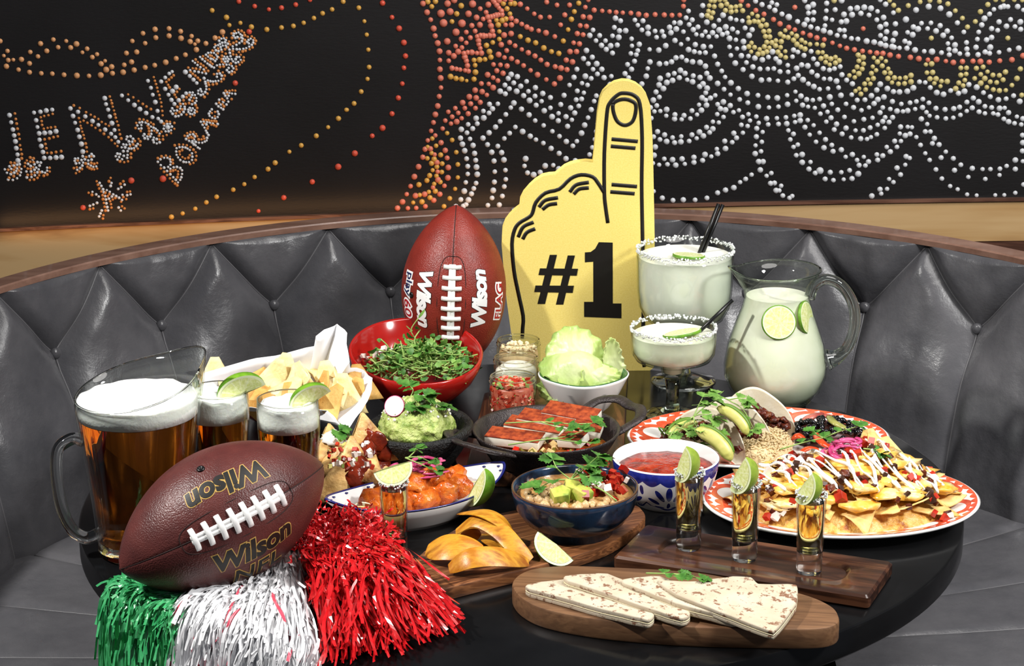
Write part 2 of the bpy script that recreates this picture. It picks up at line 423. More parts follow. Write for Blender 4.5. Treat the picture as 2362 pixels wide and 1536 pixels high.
D(280, 20, k, 'w', 3.3, '93,114.5 97,114.5 96,118 100,118 102,122 102,126 100,129 96,130.5 92.5,124.5 94.5,121 84,130 86,134 80.5,133 80,136.5 86,137 84.5,141 81.5,144.5 77.5,146.5 73.5,147 69.5,143.5 67,140 69,136 71.5,139 75.5,139 95,139 91,138 93,135.5 97,136 100,138.5 99.5,142 96.5,144 93.5,143.5 91,141 93.5,84 99.5,85.5 105,86.5 110,87.5 115,88.5 112,83 107.5,80 103.5,77 100,74 97,71.5 107,66 110,69 113.5,72 117,75 120,77 122.5,79 126,80.5 130,77.5 134,76.5 138.5,76 143,76.5 147,76.5 150.5,78.5 152.5,81.5 150.5,85.5 146.5,87 143.5,84 146,81 118,60.5 122,60 115,63 118,65.5 126,60.5 129,63 131,66 129.5,69 127.5,71.5 124.5,69 121.5,68.5 126.5,53 128,50.5 131.5,50 135,52.5 136,56 132,58 128.5,57 133,44 136,41 139.5,40.5 142,43 141,46 137,46.5 134,48.5 138,50.5 142,50.5 145,48 143.5,53 152.5,37 153,34 156,33.5 159.5,32.5 162,35 164.5,37 163,39.5 158,39 155,40 165,41 164,44.5 160.5,47 156.5,49.5 151.5,51.5 147,56 152,55 157,55.5 161,55.5 166,55 170,54 174,52 177.5,49.5 179.5,46.5 179.5,43 176,41 173,43 171,45.5 173.5,47.5 142,68.5 138.5,69 140,65.5 144,66 146,69 144.5,72 141,72.5 147.5,60.5 148.5,65 150,69 152,72 155.5,69 157,66 160.5,66 162.5,70 159,73 155.5,74 130,93 130,89 134,88.5 136.5,91.5 136,96 132,98.5 128,99 124.5,99.5 121,99 117.5,98 114,100 114.5,102.5 115.5,106 115.5,110 114,114 109,113 107.5,110 104.5,112 104.5,116 108,118 111,117')
tile()
D(280, 200, k, 'o', 3.4, '142,6 147,6 151,5 155,5.5 144,10 150,17 137,17 140,19 133,22 137.5,24 139.5,27 127,40.5 123,36 127.5,34.5 111,45 115,46 118.5,46 122.5,47 126,47 129,47.5 112.5,50 122.5,52 126,52.5 129,54 118,54.5 117,57 86,67 89.5,63.5 94,62 98.5,62 101.5,64.5 103,67.5 91.5,70 95,69 98,70.5 105,72 109,72 112.5,71 111.5,68 72.5,80 78.5,79 84,79 89,80 94,82.5 98,86 101,89.5 102,94.5 101,100 98,104 93.5,105.5 79,88.5 82.5,86.5 79.5,92.5 83,96 86.5,98 91,97 93,93.5 49.5,97.5 54.5,95 60.5,94 66,95.5 69.5,100 70,104.5 53.5,111.5 58,116 62,120.5 66,125 69.5,129 73,132 76,134.5 66.5,115.5 70,114.5 73.5,113.5 77,115.5 77,119.5 76,123.5 24.5,44.5 30,45 20,49.5 19,56.5 26,60.5 35,47 40,49 43.5,51.5 35.5,53.5 37,57 37.5,61 37,65 44.5,60 48,62.5 54.5,61.5 51,67 56.5,67.5 51.5,72 56.5,72 61.5,66 67.5,63.5 72,57.5 72,49.5 66,48 61.5,47.5 57.5,50.5')
D(280, 200, k, 'w', 3.3, '139.5,9 143.5,7.5 147,8.5 150.5,9.5 155,10 141.5,12.5 146,12.5 144,16 145.5,20.5 143,24.5 138.5,21 133,18 129,23.5 132,27 135.5,29 138.5,31 135.5,24.5 123,31 120.5,34 119,37 120,40 123.5,42.5 127.5,43.5 131,41.5 132.5,37.5 131,34 108,48 112,47.5 116.5,48 120.5,49 124.5,50 131,51 110.5,52 115.5,51.5 113,56 115,60 116.5,63 118.5,66 116.5,70 116,73.5 113.5,75 110,76.5 105.5,76.5 101,75.5 98,78 96,76 92,74 88,71.5 90,67.5 93,65.5 97.5,65 100,68 99,72 96.5,74.5 98.5,79 101,80 104,83 106.5,84.5 75,84 79,82.5 83,82.5 87,83 90,84.5 93,86.5 96,91 96.5,95.5 96,100 92,103 88,103 84.5,102.5 80,100 77,96.5 75,93 74.5,88.5 49.5,102.5 53,99 58,97 62.5,97 66,99 67,102.5 66.5,106.5 63.5,109.5 58,110.5 53.5,107 62,115 66.5,112 71,110 75.5,109.5 80,111 82.5,114 82.5,119 81.5,123.5 80,127 77,130.5 74,127 70.5,123.5 66.5,119.5 24.5,49 28,48.5 21.5,53 27,52.5 23.5,57.5 27,57 33,49 36.5,51.5 40,54.5 43.5,56 46.5,57.5 49,60 52,64 41,60 40.5,64.5 31,65 29.5,67 35,68 39,68 31.5,70.5 36,71.5 44,69.5 48,71.5 43,73 44,76 48,77.5 52,76 63,55.5,6 58,53 62,51 66,50.5 68.5,54.5 67.5,59.5 64,61 60,61 57.5,57.5')
D(280, 200, k, 'r', 7.2, '56.5,125.5')
tile()
k = 2.7425
D(0, 0, k, 'g', 5.8, '108.5,138.5 115.5,135 123.5,132 130.5,128 137,124.5 147.5,120 154.5,116.5 161,112 169.5,107 174,103 183,96 190.5,92 200,86 207.5,80.5 214,75 219,69.5 169,18.5 178,17.5 185.5,16.5 192,14.5 198.5,11.5 204,8.5 210,6 217,1')
D(0, 0, k, 'r', 6, '151,1 161,4 170,6 178,5 187,3 196,0 163.5,133.5,5 179.5,125 197.5,115 213.5,105.5')
D(780, 0, k, 'g', 6, '3,1 13,5 16.5,13.5,5 18,22 19,31.5 19.5,42.5 18.5,50 14.5,58 10,65.5 5.5,69.5,5 0.5,75')
D(780, 0, k, 'r', 6.6, '28,2 34,11 38.5,18 41.5,27 42.5,35.5 41.5,43,6 40.5,53 38,62 34,72 28,81 21.5,86 10.5,97 0,105.5')
tile()
k = 5.905
D(900, 0, k, 'p', 6.6, '44.5,5 50,17 55,27 59,39 61,49 64.5,59 67,70 67.5,82 67.5,94.5 68.5,106.5 69,119.5 66.5,131.5 64.5,144.5 69,18.5,9.3 81.5,16,8.4 72.5,31.5,9.4 97.5,32,9.4 89.5,44,8.8 77.5,56.5,8 112,5.5,8.8 106.5,19,8 78,5,8 87,0.5,7.6 122.5,12 133.5,6.5 130.5,17 117.5,24 126.5,26 111,35 122,34 103.5,44 115.5,42.5 96.5,53.5 109,51.5 103.5,58.5 89,63 97.5,65 92.5,70.5 79.5,72 86.5,76.5 79.5,83 145,7 148,11 151.5,15 152,20 148,20 144.5,21 141,22 137.5,23 133,23.5 135,29 137,35.5 139,42.5 140.5,48.5 135.5,48.5 131,49 127,49 123,48.5 118.5,50 120,55.5 120.5,60.5 122.5,66 124,72.5 118,72.5 111,71.5 105.5,71.5 100.5,73 101.5,78 103.5,83 105,89.5 106.5,97 102,96 95,95 90,94 84,93 142,3 140,0.5 148,0.5 156,0 164,0 177,6 186.5,12 196,19 204.5,23.5 217,23.5 213,3 227,7 164.5,25 171.5,29 179,33 186,37 192,40 202,42 212,45 224,50 232,34 157,34 165,34 155,48 164.5,46 162.5,58 170,62.5 179,67.5 188,72 197,76.5 205,82 213.5,88 224.5,91 232.5,93 151,61 158.5,69 147.5,74.5 155.5,78.5 165,80 173,84.5 181.5,89.5 191,96 200.5,102 212.5,108.5 223.5,114.5 231,106.5 140.5,88 150,88.5 159,90 145,96.5 153.5,100 132.5,102 140,106 146.5,110 124,114 134,114.5 140,119.5 115.5,123 125,125 131.5,129.5 107.5,132 117,133.5 122.5,139.5 98.5,140 109.5,141.5 116,147.5 88.5,147.5 101.5,147.5 79,152.5')
D(900, 0, k, 'g', 6.4, '56.5,9 61.5,2 51,2.5 96.5,8 90.5,19 84,29.5 154,5 164,5 169,5 159,12 163,19 157.5,26 152.5,28 144.5,27.5 147,34 148.5,43 148.5,53.5 139.5,58 131,62 135,70.5 137,78 129,81 121.5,81.5 114,82 115.5,89 116,98.5 114,108 104,110,4.6 97,108 89.5,107 82,104.5 177,50 187.5,55 198,58.5 209,65.5 219.5,70.5 229.5,73')
tile()
k = 5.689
D(880, 230, k, 'p', 6.4, '87.5,16.5 92.5,22.5 100.5,17.5 113.5,18.5 105,24.5 98.5,29 83.5,27.5 91,31.5 80,38 70.5,19.5 68,30 65,41 70.5,47 60.5,53.5 78,56.5 57,65 64,64.5 83.5,66.5 69.5,72 54,75.5 86,76.5 72.5,82.5 48.5,88 87.5,89 73.5,94.5 43,101 87,102.5 74,105 82.5,113 38,113.5 67.5,115 33,124 44.5,126 56.5,124 76.5,124 27.5,134 68.5,132 57.5,140 45.5,144 34.5,144 21,146')
D(880, 230, k, 'g', 6, '86,44 66.5,51 92.5,53 60.5,62 71.5,60.5 65.5,70 77.5,72.5 60,77 98,69 69,78 79.5,84 65.5,83.5 72.5,88 67,92.5 79,95 100,85 63,99.5 72,100 59.5,106 77,108 69,110.5 49,111.5 100,102 70.5,120 62,121 96.5,117 50,125 63.5,128.5 53,134 41.5,135 89.5,129.5 82,140')
D(880, 230, k, 'w', 6.4, '104.5,39 113.5,32.5 119.5,38 125.5,31.5 124,24.5 112,43.5 134,24 141,17.5 133.5,15 145.5,12 141.5,6 152.5,5.5 103.5,50.5 116,51.5 106,58.5 120,60 109,67 122,70.5 111.5,77.5 123.5,79.5 113,87.5 124.5,88.5 113,97.5 125.5,98 110.5,108.5 124,109.5 121,116.5 108.5,120 118,123.5 104,131 114,131.5 111,137.5 97.5,141 107.5,142.5 133,50.5 141,43.5 149.5,36 155.5,28.5 163,19.5 169.5,10.5 173.5,4.5 183.5,12.5 193.5,20 201.5,27.5 139,59 144.5,69 147.5,80.5 148.5,94.5 148,108 146.5,119 145,129 139.5,138.5 152.5,61 157.5,69.5 160.5,79 162.5,92.5 163,104.5 161,114 158.5,126.5 154.5,138 161,51 168,44 175.5,36 185,42 195,48 202.5,52.5 189,77.5 187.5,87 191.5,96 199.5,98.5')
tile()
k = 5.905
D(1150, 0, k, 'p', 6.4, '65.5,3 79.5,7 96.5,7 118,10 130,14 141,15 151,16 160,17 169,17.5 180,18 190.5,19.5 201,21 213,20 225.5,20.5 236,21 122,0 90,20.5 84.5,34 115,23 124,24 111,35 119.5,36 107,46 115,47.5 102,58.5 110,60 97,70.5 106,70.5 92,82 100.5,84.5 93,95 85.5,93')
D(1150, 0, k, 'g', 6.6, '109,4.5 103,16 99,26.5 94.5,40.5 88,56')
D(1150, 0, k, 'w', 6.4, '17,101.5 25.5,104.5 13,107 38,111 20.5,113 8.5,116 30,117.5 14.5,121 50,119.5 24.5,124.5 40.5,124.5 34,130.5 60,127.5 49.5,131 70.5,133 42,137 58.5,138 51,143.5 70.5,147 62,151 2,124.5 9,128 96.5,116 89,130 84.5,142.5 102.5,105.5 106.5,94.5 115.5,80 119.5,69 127.5,78 122,87 133.5,87 128.5,94.5 140.5,94.5 134.5,101 143.5,106 153.5,104 118,104 126,107 113.5,113.5 121,116 107,124 116,126.5 105.5,136 113,135 98,147 109,144.5 133,130.5 130,138 126,149.5 152,115.5 141,136 128.5,41 124,48.5 137.5,48.5 132.5,55.5 145.5,55.5 140,62 152.5,62.5 146.5,67.5 155,72.5 161.5,61.5 155,49 163.5,51 157.5,37.5 164.5,42 173,42 159,25 166,28.5 185.5,27.5 196.5,28.5 189.5,34.5 203.5,37.5 195,41 203.5,46 213,42.5 222.5,43 215,51 225,49.5 181,53 181.5,62.5 191.5,60.5 189.5,69 180,73 187.5,74.5 185,83.5 175.5,88 181,94.5 172,100.5 177,106 165.5,118 174,116.5 205.5,67.5 218,68.5 227.5,62.5 206,84.5 203,93.5 201,104 195,114.5 192,126.5')
tile()
k = 6.983
D(1180, 200, k, 'w', 6.4, '3.5,27 15.5,36 28,45.5 38.5,55 51.5,62.5 65.5,72 77,80 88,88.5 98.5,95.5 105,88 112.5,75 117.5,62 123,50 128,37 133,23.5 136,15 6,65.5 18,72.5 30,79.5 39,85 51,91 63.5,99.5 76.5,107.5 87.5,116 102.5,119 118,123 125,130 125.5,109.5 130,98 134,85 136.5,72.5 138.5,60 22.5,116 20.5,128 25.5,138.5 35.5,142 46,138 54,127.5 67,126.5 76,132.5 82.5,140 64.5,142.5 70,149 58.5,150 52,39.5 62.5,34.5 65,48.5 75.5,43 75,55 87.5,48.5 97,53.5 90,64 101.5,42.5 108,31 95.5,34.5 102.5,21 112.5,19.5 79,29 106,7 116.5,10')
tile()
k = 6.4
D(1480, 0, k, 'p', 6.4, '6.5,22.5 19.5,21.5 33,22 45.5,22.5 56,22.5 61.5,9.5 62,0 147,1 157,8.5 168.5,15.5 180.5,21 194.5,29 204,35.5')
D(1480, 0, k, 'y', 6.2, '102,1 107,1 115,0 123,0 99.5,8.5 107,10 117,8.5 125.5,6 131.5,11 139,10 145.5,8.5 98.5,16.5 105,19 123.5,15.5 132,17.5 139.5,16.5 149,16 97,23 102.5,26.5 163,20.5 171,24 157.5,26 179,29.5 158.5,33 166,31.5 172,32.5 184,37 176,38.5 180,46.5 188,46 182.5,54 189,54.5 184.5,62.5 192,63 162,63.5 158,69 166.5,70 181,69 188.5,70.5 174,73 161.5,76.5 171.5,80 178.5,79 184.5,76.5 198,60 197.5,67.5 201,77')
D(1480, 0, k, 'w', 6.5, '90,8.5 69,16.5 65.5,26.5 74.5,29.5 70,36.5 83,40 88.5,23 120,22.5 114,30 131,27.5 139.5,29.5 148.5,31 96,33 106.5,38.5 124,40 134,43 141.5,48 152.5,41.5 163,44 158.5,52.5 114.5,44.5 126,49 119,51 94,47 104.5,48.5 89,52.5 99,54.5 110.5,54 80.5,51 76,44 61.5,47 129.5,57 139,59 150,61.5 129.5,69.5 140.5,72 151,71 131.5,82 147,82.5 157.5,83 48,33.5 56.5,34 41,40.5 51,43 43,48.5 9.5,40.5 9.5,49.5 20,46.5 30,46.5 22,55 33,53.5 3,31 49,60 58,65.5 68,58 79,66 91,69 102,69 35.5,68 25,74.5 11.5,73 69,73.5 77.5,76.5 85.5,78 94,78 107.5,83 12,91.5 9,101 6.5,112.5 26,94.5 36,94 44,91.5 50.5,85.5 59,84.5 66,89.5 75,91.5 86,92.5 94,98 112,95 118,105 123,114 131.5,122.5 142.5,131 155.5,138.5 171.5,141 186,144 200,145 57,104 64,108.5 48,108.5 39,111 27,116 76,112 86,114.5 96,108.5 100.5,115.5 112,123.5 121.5,132 131,140 144.5,147 156.5,152 55.5,115 45.5,119 37,122 67,118 75,121 25.5,125.5 32,131 21,136 26,143.5 17,148 90.5,124 85.5,128 96.5,130.5 94.5,137 108.5,141 101.5,145 89,144.5 94.5,148 120.5,150.5 138,93.5 154.5,92.5 149.5,103 164,99 174.5,102 186,102 195,101.5 162.5,113 176.5,118.5 188,118 201,119.5 167,86 178,88.5 187,84.5 198,87 203,92 193,76.5 204,106 168,2 177.5,7 188.5,10.5 192,4 199.5,7 196.5,15.5')
tile()
k = 5.487
D(1480, 200, k, 'w', 6.3, '14.5,17 22.5,13.5 19,24 11,26.5 16,31.5 23.5,31 31.5,29 12,40 31,37 42,35.5 41.5,41 50.5,41.5 53.5,36.5 61.5,40.5 63.5,30.5 70,35.5 72.5,23 75.5,30 82,23.5 76,14.5 80.5,17 87,14.5 93,11 96,22.5 103.5,19.5 112,24 99.5,28 106,29.5 116,32.5 123,30 95.5,35 103.5,38.5 90,44.5 97.5,45.5 82,51.5 90,53.5 86,58 73,57.5 78,62.5 69.5,65.5 63.5,61 60,69 50,63 49.5,70 39,64.5 41.5,71 29,61 31.5,69.5 20,57 23,67 15,63.5 10,52 17,76.5 15.5,87 14,97 22,99 28.5,91.5 32.5,98.5 39,92.5 43,99.5 51,91.5 54.5,98 66,89.5 66,96 77,93.5 80,86 88,88.5 95,79 96,85 106,78.5 105,69 114.5,70.5 120,65 116.5,59 128,58.5 126,48.5 134,50 137,43 127.5,38.5 135,35 145,38 148,46 145.5,53 153,57.5 145,63.5 152,70 144,74.5 143.5,85 151,82 148,95 153.5,95 150,105.5 139,111.5 131.5,117 124.5,121 116.5,128 106,131 96,134.5 82.5,141 67.5,143.5 52.5,145 39.5,144.5 26,141 15,132.5 164,109.5 158,113 163,122.5 168,122 176.5,125.5 170,131.5 174,131.5 178.5,138 190.5,138.5 187,143.5 158,40.5 160,48 171,40 173,47.5 182.5,39 183.5,47 193,37 200.5,36 194,45 200.5,43 206.5,51.5 185.5,55.5 192,60 188,67 197.5,73.5 192,76.5 195.5,87 203,86 203,96 147.5,25.5 161,26.5 173,25.5 184.5,22.5 195.5,18 203.5,23.5 134.5,21.5 124,16 147,11.5 159.5,13.5 171.5,14.5 184,11 194.5,6.5 201.5,12 133,9 112.5,10.5')
tile()
k = 6.4
D(1780, 0, k, 'p', 6.5, '34,11 3.5,29 13.5,35.5 25,40.5 34,44 46,49 56.5,52.5 66.5,56 77.5,58.5 89.5,63.5 100.5,68 110.5,71.5 122,73.5 134,75.5 145,77 155,78.5 164,79 174.5,81.5 187,83.5 135,42.5')
D(1780, 0, k, 'y', 6.2, '20,45 12.5,50.5 17.5,54 24,55.5 29.5,49.5 36.5,53.5 7.5,59 14,61.5 32,59.5 44,59.5 49.5,63 37,65.5 43,69.5 49,72.5 56.5,65.5 66.5,65.5 75.5,67 0,63.5 5.5,67.5 13,70 9,76 20,76 13,82 20.5,85 68,77.5 75,77.5 72.5,86.5 80,84 87,87 94,84.5 99.5,89.5 79.5,92 94,93 85.5,95.5 127.5,81.5 135,85 128.5,90 135.5,94.5 126,99 133.5,102 121,105.5 128.5,109 114.5,111.5 122.5,114.5 150.5,85.5 161.5,86 156,91.5 168.5,90.5 149,98.5 163,97.5 154,104 172,101.5 147,108.5 166.5,107.5 175,108 150,116 142,117.5 171.5,116 181,115 189,115.5 177.5,122 187,124 137,124 145.5,124 129,131 138.5,132.5 123.5,134.5 131.5,139 92,1 174,1 180,8 187,15.5')
D(1780, 0, k, 'w', 6.6, '1,4.5 8,8 5,15.5 15,21 25,25.5,8.2 38,32 48,36.5 57.5,40 67.5,42.5 76.5,45.5 86,48.5 96.5,52.5 107.5,54 117.5,57 127,58 140,61 151,62.5 160.5,65 168,67.5 177.5,69 188.5,71 48.5,1 61,7 53.5,11 54,19.5 62,18.5 52,29.5 61,29.5 81,5 80.5,16 93.5,14.5 79.5,27.5 89,29.5 78.5,38 103,1 106.5,21.5 118.5,22 116,13 126,12 136.5,11 146.5,12.5 156,17 131.5,20 143.5,22.5 165,26 155,29.5 168.5,36 160,40 169.5,47 160.5,52.5 167.5,57.5 102.5,32.5 110,31.5 100,44.5 107,45 168,6.5 179.5,19 182.5,35.5 182,50 179,60 160,0 1.5,76.5 32,74 38.5,77 30.5,84 5.5,86.5 13,92 47.5,82 58,76 61.5,87 23.5,96.5 44,96 53,97.5 67,95 3.5,101.5 12.5,106.5 24,106.5 36.5,101 39,111.5 59,106.5 67,112 76,101.5 85,103.5 92.5,101.5 101,98.5 103.5,110.5 110.5,118.5 119,124 77,116.5 86,117 95.5,120 98.5,129.5 11,119.5 23.5,121.5 32.5,116.5 46,118 54,124 62,128 70.5,132 83,131 34.5,135 22.5,141 8,145 43,142 51.5,147 36,149 60.5,148 70.5,146.5 85.5,143.5 102,141 118,140 126,148 137.5,147.5 147,141.5 155,133 160,124.5 170.5,131 179.5,135.5 188.5,136 165.5,143.5 156.5,147 178,150')
tile()
D(2062, 0, k, 'p', 6.6, '7,83.5 24,85 36.5,87 50,88.5 63,88 76.5,90.5 87.5,92.5 101,91 116.5,90.5 127.5,91 140.5,92 156,90 174,88.5 190.5,82.5')
D(2062, 0, k, 'y', 6.2, '21,8.5 38.5,3 53,1 67,2.5 79.5,6 90.5,16 101,27 108.5,40 6.5,15.5 0,8 138.5,7 127.5,17.5 120,32 150,0 161,0 177.5,0 189.5,0.5 55,56.5 168,56.5 47,95.5 55.5,94.5 48.5,107.5 57,107 53,116.5 62,116.5 59.5,123 70,120 78.5,120.5 68.5,127.5 0.5,115 8.5,115.5 17,115 25,111.5 6,124 15.5,123.5 25,121 98.5,100.5 107,100.5 98.5,111 106.5,109.5 104.5,118.5 95.5,122.5 102,126.5 91,131 121.5,101 131.5,99 138,106 128,110 119,116 146,111 155.5,111.5 164.5,106.5 134,116 142,121 151.5,122 161,118 128,123 137,129 146.5,132.5 155.5,134 165,133.5 174,126 181.5,116 186.5,102 188.5,140.5')
D(2062, 0, k, 'w', 6.6, '1,19 1.5,35.5 2,50 17.5,29,7.8 32.5,15 51,10 68.5,12.5 81.5,21.5,7.8 93.5,34 103,47.5 107,63 107.5,72.5 108.5,80.5 125,47.5 123,58 121,70 124,81 141,21 133.5,27.5 129.5,37 147.5,14 157.5,11 162,9.5 168,10 182.5,10 191,15 172,29 186.5,32.5 155,32.5 166,39 178.5,39.5 187,43.5 144,42.5 153,45 144,55.5 136.5,59 142,70 134.5,77 141,79 155,77.5 170,74 184,71.5 40.5,34.5 54.5,34 49.5,42.5 68,38 62,46 78.5,46 72.5,52.5 85,56 79.5,64.5 90,66.5 81,73 90,75 81.5,81 97,79.5 70,78 56,76.5,8 44.5,76 31,74 19,71.5 8,71 16,61 22.5,64 20,48 27.5,51.5 28.5,40 35.5,43 0,60.5 0,70 37.5,121 46,122 28.5,130 19.5,135 8.5,136,8.4 53.5,129.5 63,137 73,139.5 83.5,134 95,138 104,135 110.5,125 122,129 132,137 142,143 154,147.5 165.5,146 176.5,141.5 185.5,150 117,145 125,150.5 42.5,146.5 33,150 107.5,151 51.5,152')
tile()
k = 5.487
D(1820, 200, k, 'w', 6.2, '7.5,6.5 15,12 9,18 22.5,16 30,17.5 38.5,16 16.5,24 24,25.5 32.5,27 43.5,24.5 39.5,34.5 48.5,32 51.5,13.5 54,22 62.5,0.5 65.5,11 61.5,29.5 72,22 79,10.5 81.5,26.5 86,17 91.5,30 96,16.5 101,26.5 104,11.5 107.5,21.5 112,16.5 120,13.5 118.5,26.5 115,33 128,28.5 136.5,31 144,31.5 150,30.5 130.5,18.5 142,22 153,20.5 159.5,28.5 53,39.5 47,44.5 60,47.5 57,54.5 70,38.5 82,44 94.5,41.5 105.5,39.5 72,52.5 84,55.5 94,55.5 102.5,52 112,48.5 118.5,44 121.5,39 131,39 126.5,45 121,52.5 111,60.5 103.5,64 98.5,66.5 90.5,66 78.5,64.5 67,60 6,37 14,36 7,45 13.5,43 23.5,42.5 31,49 21,52 38.5,58.5 26,61 46,67 34,70 54,74 44,77.5 55.5,82 66,80 80,86 71.5,89 86,93 94.5,89 100.5,95 88.5,99.5 96.5,100 111,86 112,93 118.5,87.5 123.5,76.5 128,82.5 136.5,76.5 133.5,69 141.5,69 140,59.5 147,62 153,60 141,51 150,51 155.5,51.5 161,64 5.5,60 10.5,74 5.5,76.5 9,87 16.5,86 16,96 27,95.5 25,104.5 33,109.5 39,106.5,8.8 52,108.5 66,108.5 76.5,106 87.5,110.5,7.6 45.5,117 56,118.5 69,117.5 79.5,116.5 148,88.5 152.5,90.5 147,99 136.5,103 141,111.5 126.5,117 132,121 124,129.5 115,130 116.5,135.5 104.5,140.5 4,138.5')
tile()
D(2062, 200, k, 'w', 6.2, '4,31 11,31.5 17.5,30.5 26.5,28.5 36,26.5 28,19 37,16 44.5,22 20,20.5 9,22 53,27.5 64.5,29 75.5,28 83,26 92.5,21.5 100.5,15 107.5,20 115,25 123.5,26.5 133.5,27.5 140,27 145,33 155.5,38 163,40.5 131.5,17 141.5,15.5 151.5,12 159,19.5 122,13 113,8 41,32.5 45,37 54.5,39 65.5,40.5 75,39.5 84,36 92,31 99,27 107.5,32 115,34 125.5,34 131.5,35.5 139,41 145,44.5 152.5,46.5 161,48 34.5,41 42,47.5 39.5,57 46,57 51,65.5 48.5,72 57,73.5 65.5,82.5 59.5,90 75,91 84.5,99 76.5,106 99,103.5 112,104.5 122,104.5 134,104 142.5,100.5 133.5,112 115.5,117 94,114.5 28,64 33.5,74 39.5,84.5 45,93 53,105 60.5,116.5 71,126 80.5,130 92.5,136.5 153.5,93 153.5,104.5 163,94.5 162.5,81.5 163,71 162.5,61.5 153.5,134.5 164,124 20,59.5 104.5,138.5,5 128,139,5 139.5,138,5')

def stud_mat(n, c): return plain(n, c, .32, spec=.5, bmp=(500, .3, .001))
STUD_COL = {'w': stud_mat('white_stud', (214, 216, 220)), 'c': stud_mat('copper_stud', (218, 158, 108)), 'o': stud_mat('orange_stud', (206, 130, 66)),
            'g': stud_mat('gold_stud', (212, 160, 74)), 'y': stud_mat('pale_gold_stud', (204, 188, 126)), 'r': stud_mat('red_stud', (214, 84, 62)), 'p': stud_mat('coral_stud', (218, 122, 100))}
STUD_KEYS = list(STUD_COL)
_sp = [(0.0, .72), (.42, .66), (.78, .42), (.98, .1), (1.0, 0.0)]
def stud_shape(n=10):
    V = [(0, -.72, 0)]; Fc = []
    for r, h in _sp[1:]:
        V += [(r * math.cos(2 * PI * i / n), -h, r * math.sin(2 * PI * i / n)) for i in range(n)]
    for i in range(n): Fc.append((0, 1 + i, 1 + (i + 1) % n))
    for k2 in range(len(_sp) - 2):
        for i in range(n):
            j = (i + 1) % n; a = 1 + k2 * n
            Fc.append((a + i, a + n + i, a + n + j, a + j))
    return V, Fc
STUDS.sort(key=lambda q: -q[2] + (0 if 0 < q[0] < 2362 and q[1] > 4 else 3))
stud_mesh = {c: MB().add(stud_shape()).mesh('stud', STUD_COL[c]) for c in STUD_KEYS}
rest = MB()
for i, (u, v, r, c) in enumerate(STUDS):
    p = on_wall(u, v); s = r / ppm(p) * 1.03
    n_ = wall_n(p.x); a = math.atan2(n_.x, -n_.y)
    if p.z - s < EDGE + .0006: p.z = EDGE + .0006 + s
    if i < 300:
        o = link('stud', stud_mesh[c], wall); o.location = p; o.scale = (s, s, s); o.rotation_euler = (0, 0, a)
    else:
        rest.add(stud_shape(8), STUD_KEYS.index(c), xf(p, (0, 0, a), s))
o = rest.build('small_studs', [STUD_COL[c] for c in STUD_KEYS], wall, fix=False); o['kind'] = 'stuff'

# ================================================================ the booth
BX, BY = 0.06, 0.0
SEAT = TOP - 0.255
m, nt, b = new_mat('grey_leather'); setp(b, .33, spec=.5)
co = coords(nt)
nt.links.new(ramp(nt, noise_tex(nt, co, 7, 5, .65), [(.3, lin((70, 70, 74))), (.7, lin((92, 91, 94)))]), b.inputs['Base Color'])
n1 = noise_tex(nt, co, 22, 4, .6); n2 = noise_tex(nt, co, 420, 2)
h_ = X(nt, n1) * 1.0 + X(nt, n2) * .10
bump(nt, b, h_.k, .38, .005)
nt.links.new(ramp(nt, noise_tex(nt, co, 12, 4), [(.3, (.22, .22, .22, 1)), (.7, (.40, .40, .40, 1))]), b.inputs['Roughness'])
LEATHER = m
SEAM = plain('seam_piping', (96, 95, 98), .4)
booth = thing('curved_booth', 'curved grey leather booth bench with buttoned back and wooden rim', 'booth', (BX, BY, 0))
STEP = 12.43; B0 = -3.6
H_T = TOP + .150; H_B = TOP + .022; H_S = SEAT - .03
KS = range(-8, 10)
def r_at(z):                                  # the back leans out a little
    t = (z - SEAT) / (H_T - SEAT); return .955 + .09 * max(0, min(1.1, t)) ** 1.1
def dent(th, z):
    d = 0.0
    k0 = round((th - B0) / STEP)
    for kk in (k0 - 1, k0, k0 + 1):
        a = (th - B0 - kk * STEP) * PI / 180 * .98; dz = z - H_B
        d += .034 * math.exp(-(a * a + dz * dz) / (2 * .045 ** 2))
    return d
def seam_h(t): return H_B + (H_T - H_B) * (1 - abs(t)) ** 1.12   # t = -1..1 from button to button, 0 at the top point
def back_pt(th, z, puff):
    rr = r_at(z) + .75 * dent(th, z) - puff
    a = math.radians(th)
    return (rr * math.sin(a), rr * math.cos(a), z)
def wr(th, z): return .0035 * noise.noise(Vector((th * .22, z * 13, 2.0))) + .0018 * noise.noise(Vector((th * .7, z * 30, 5.0)))
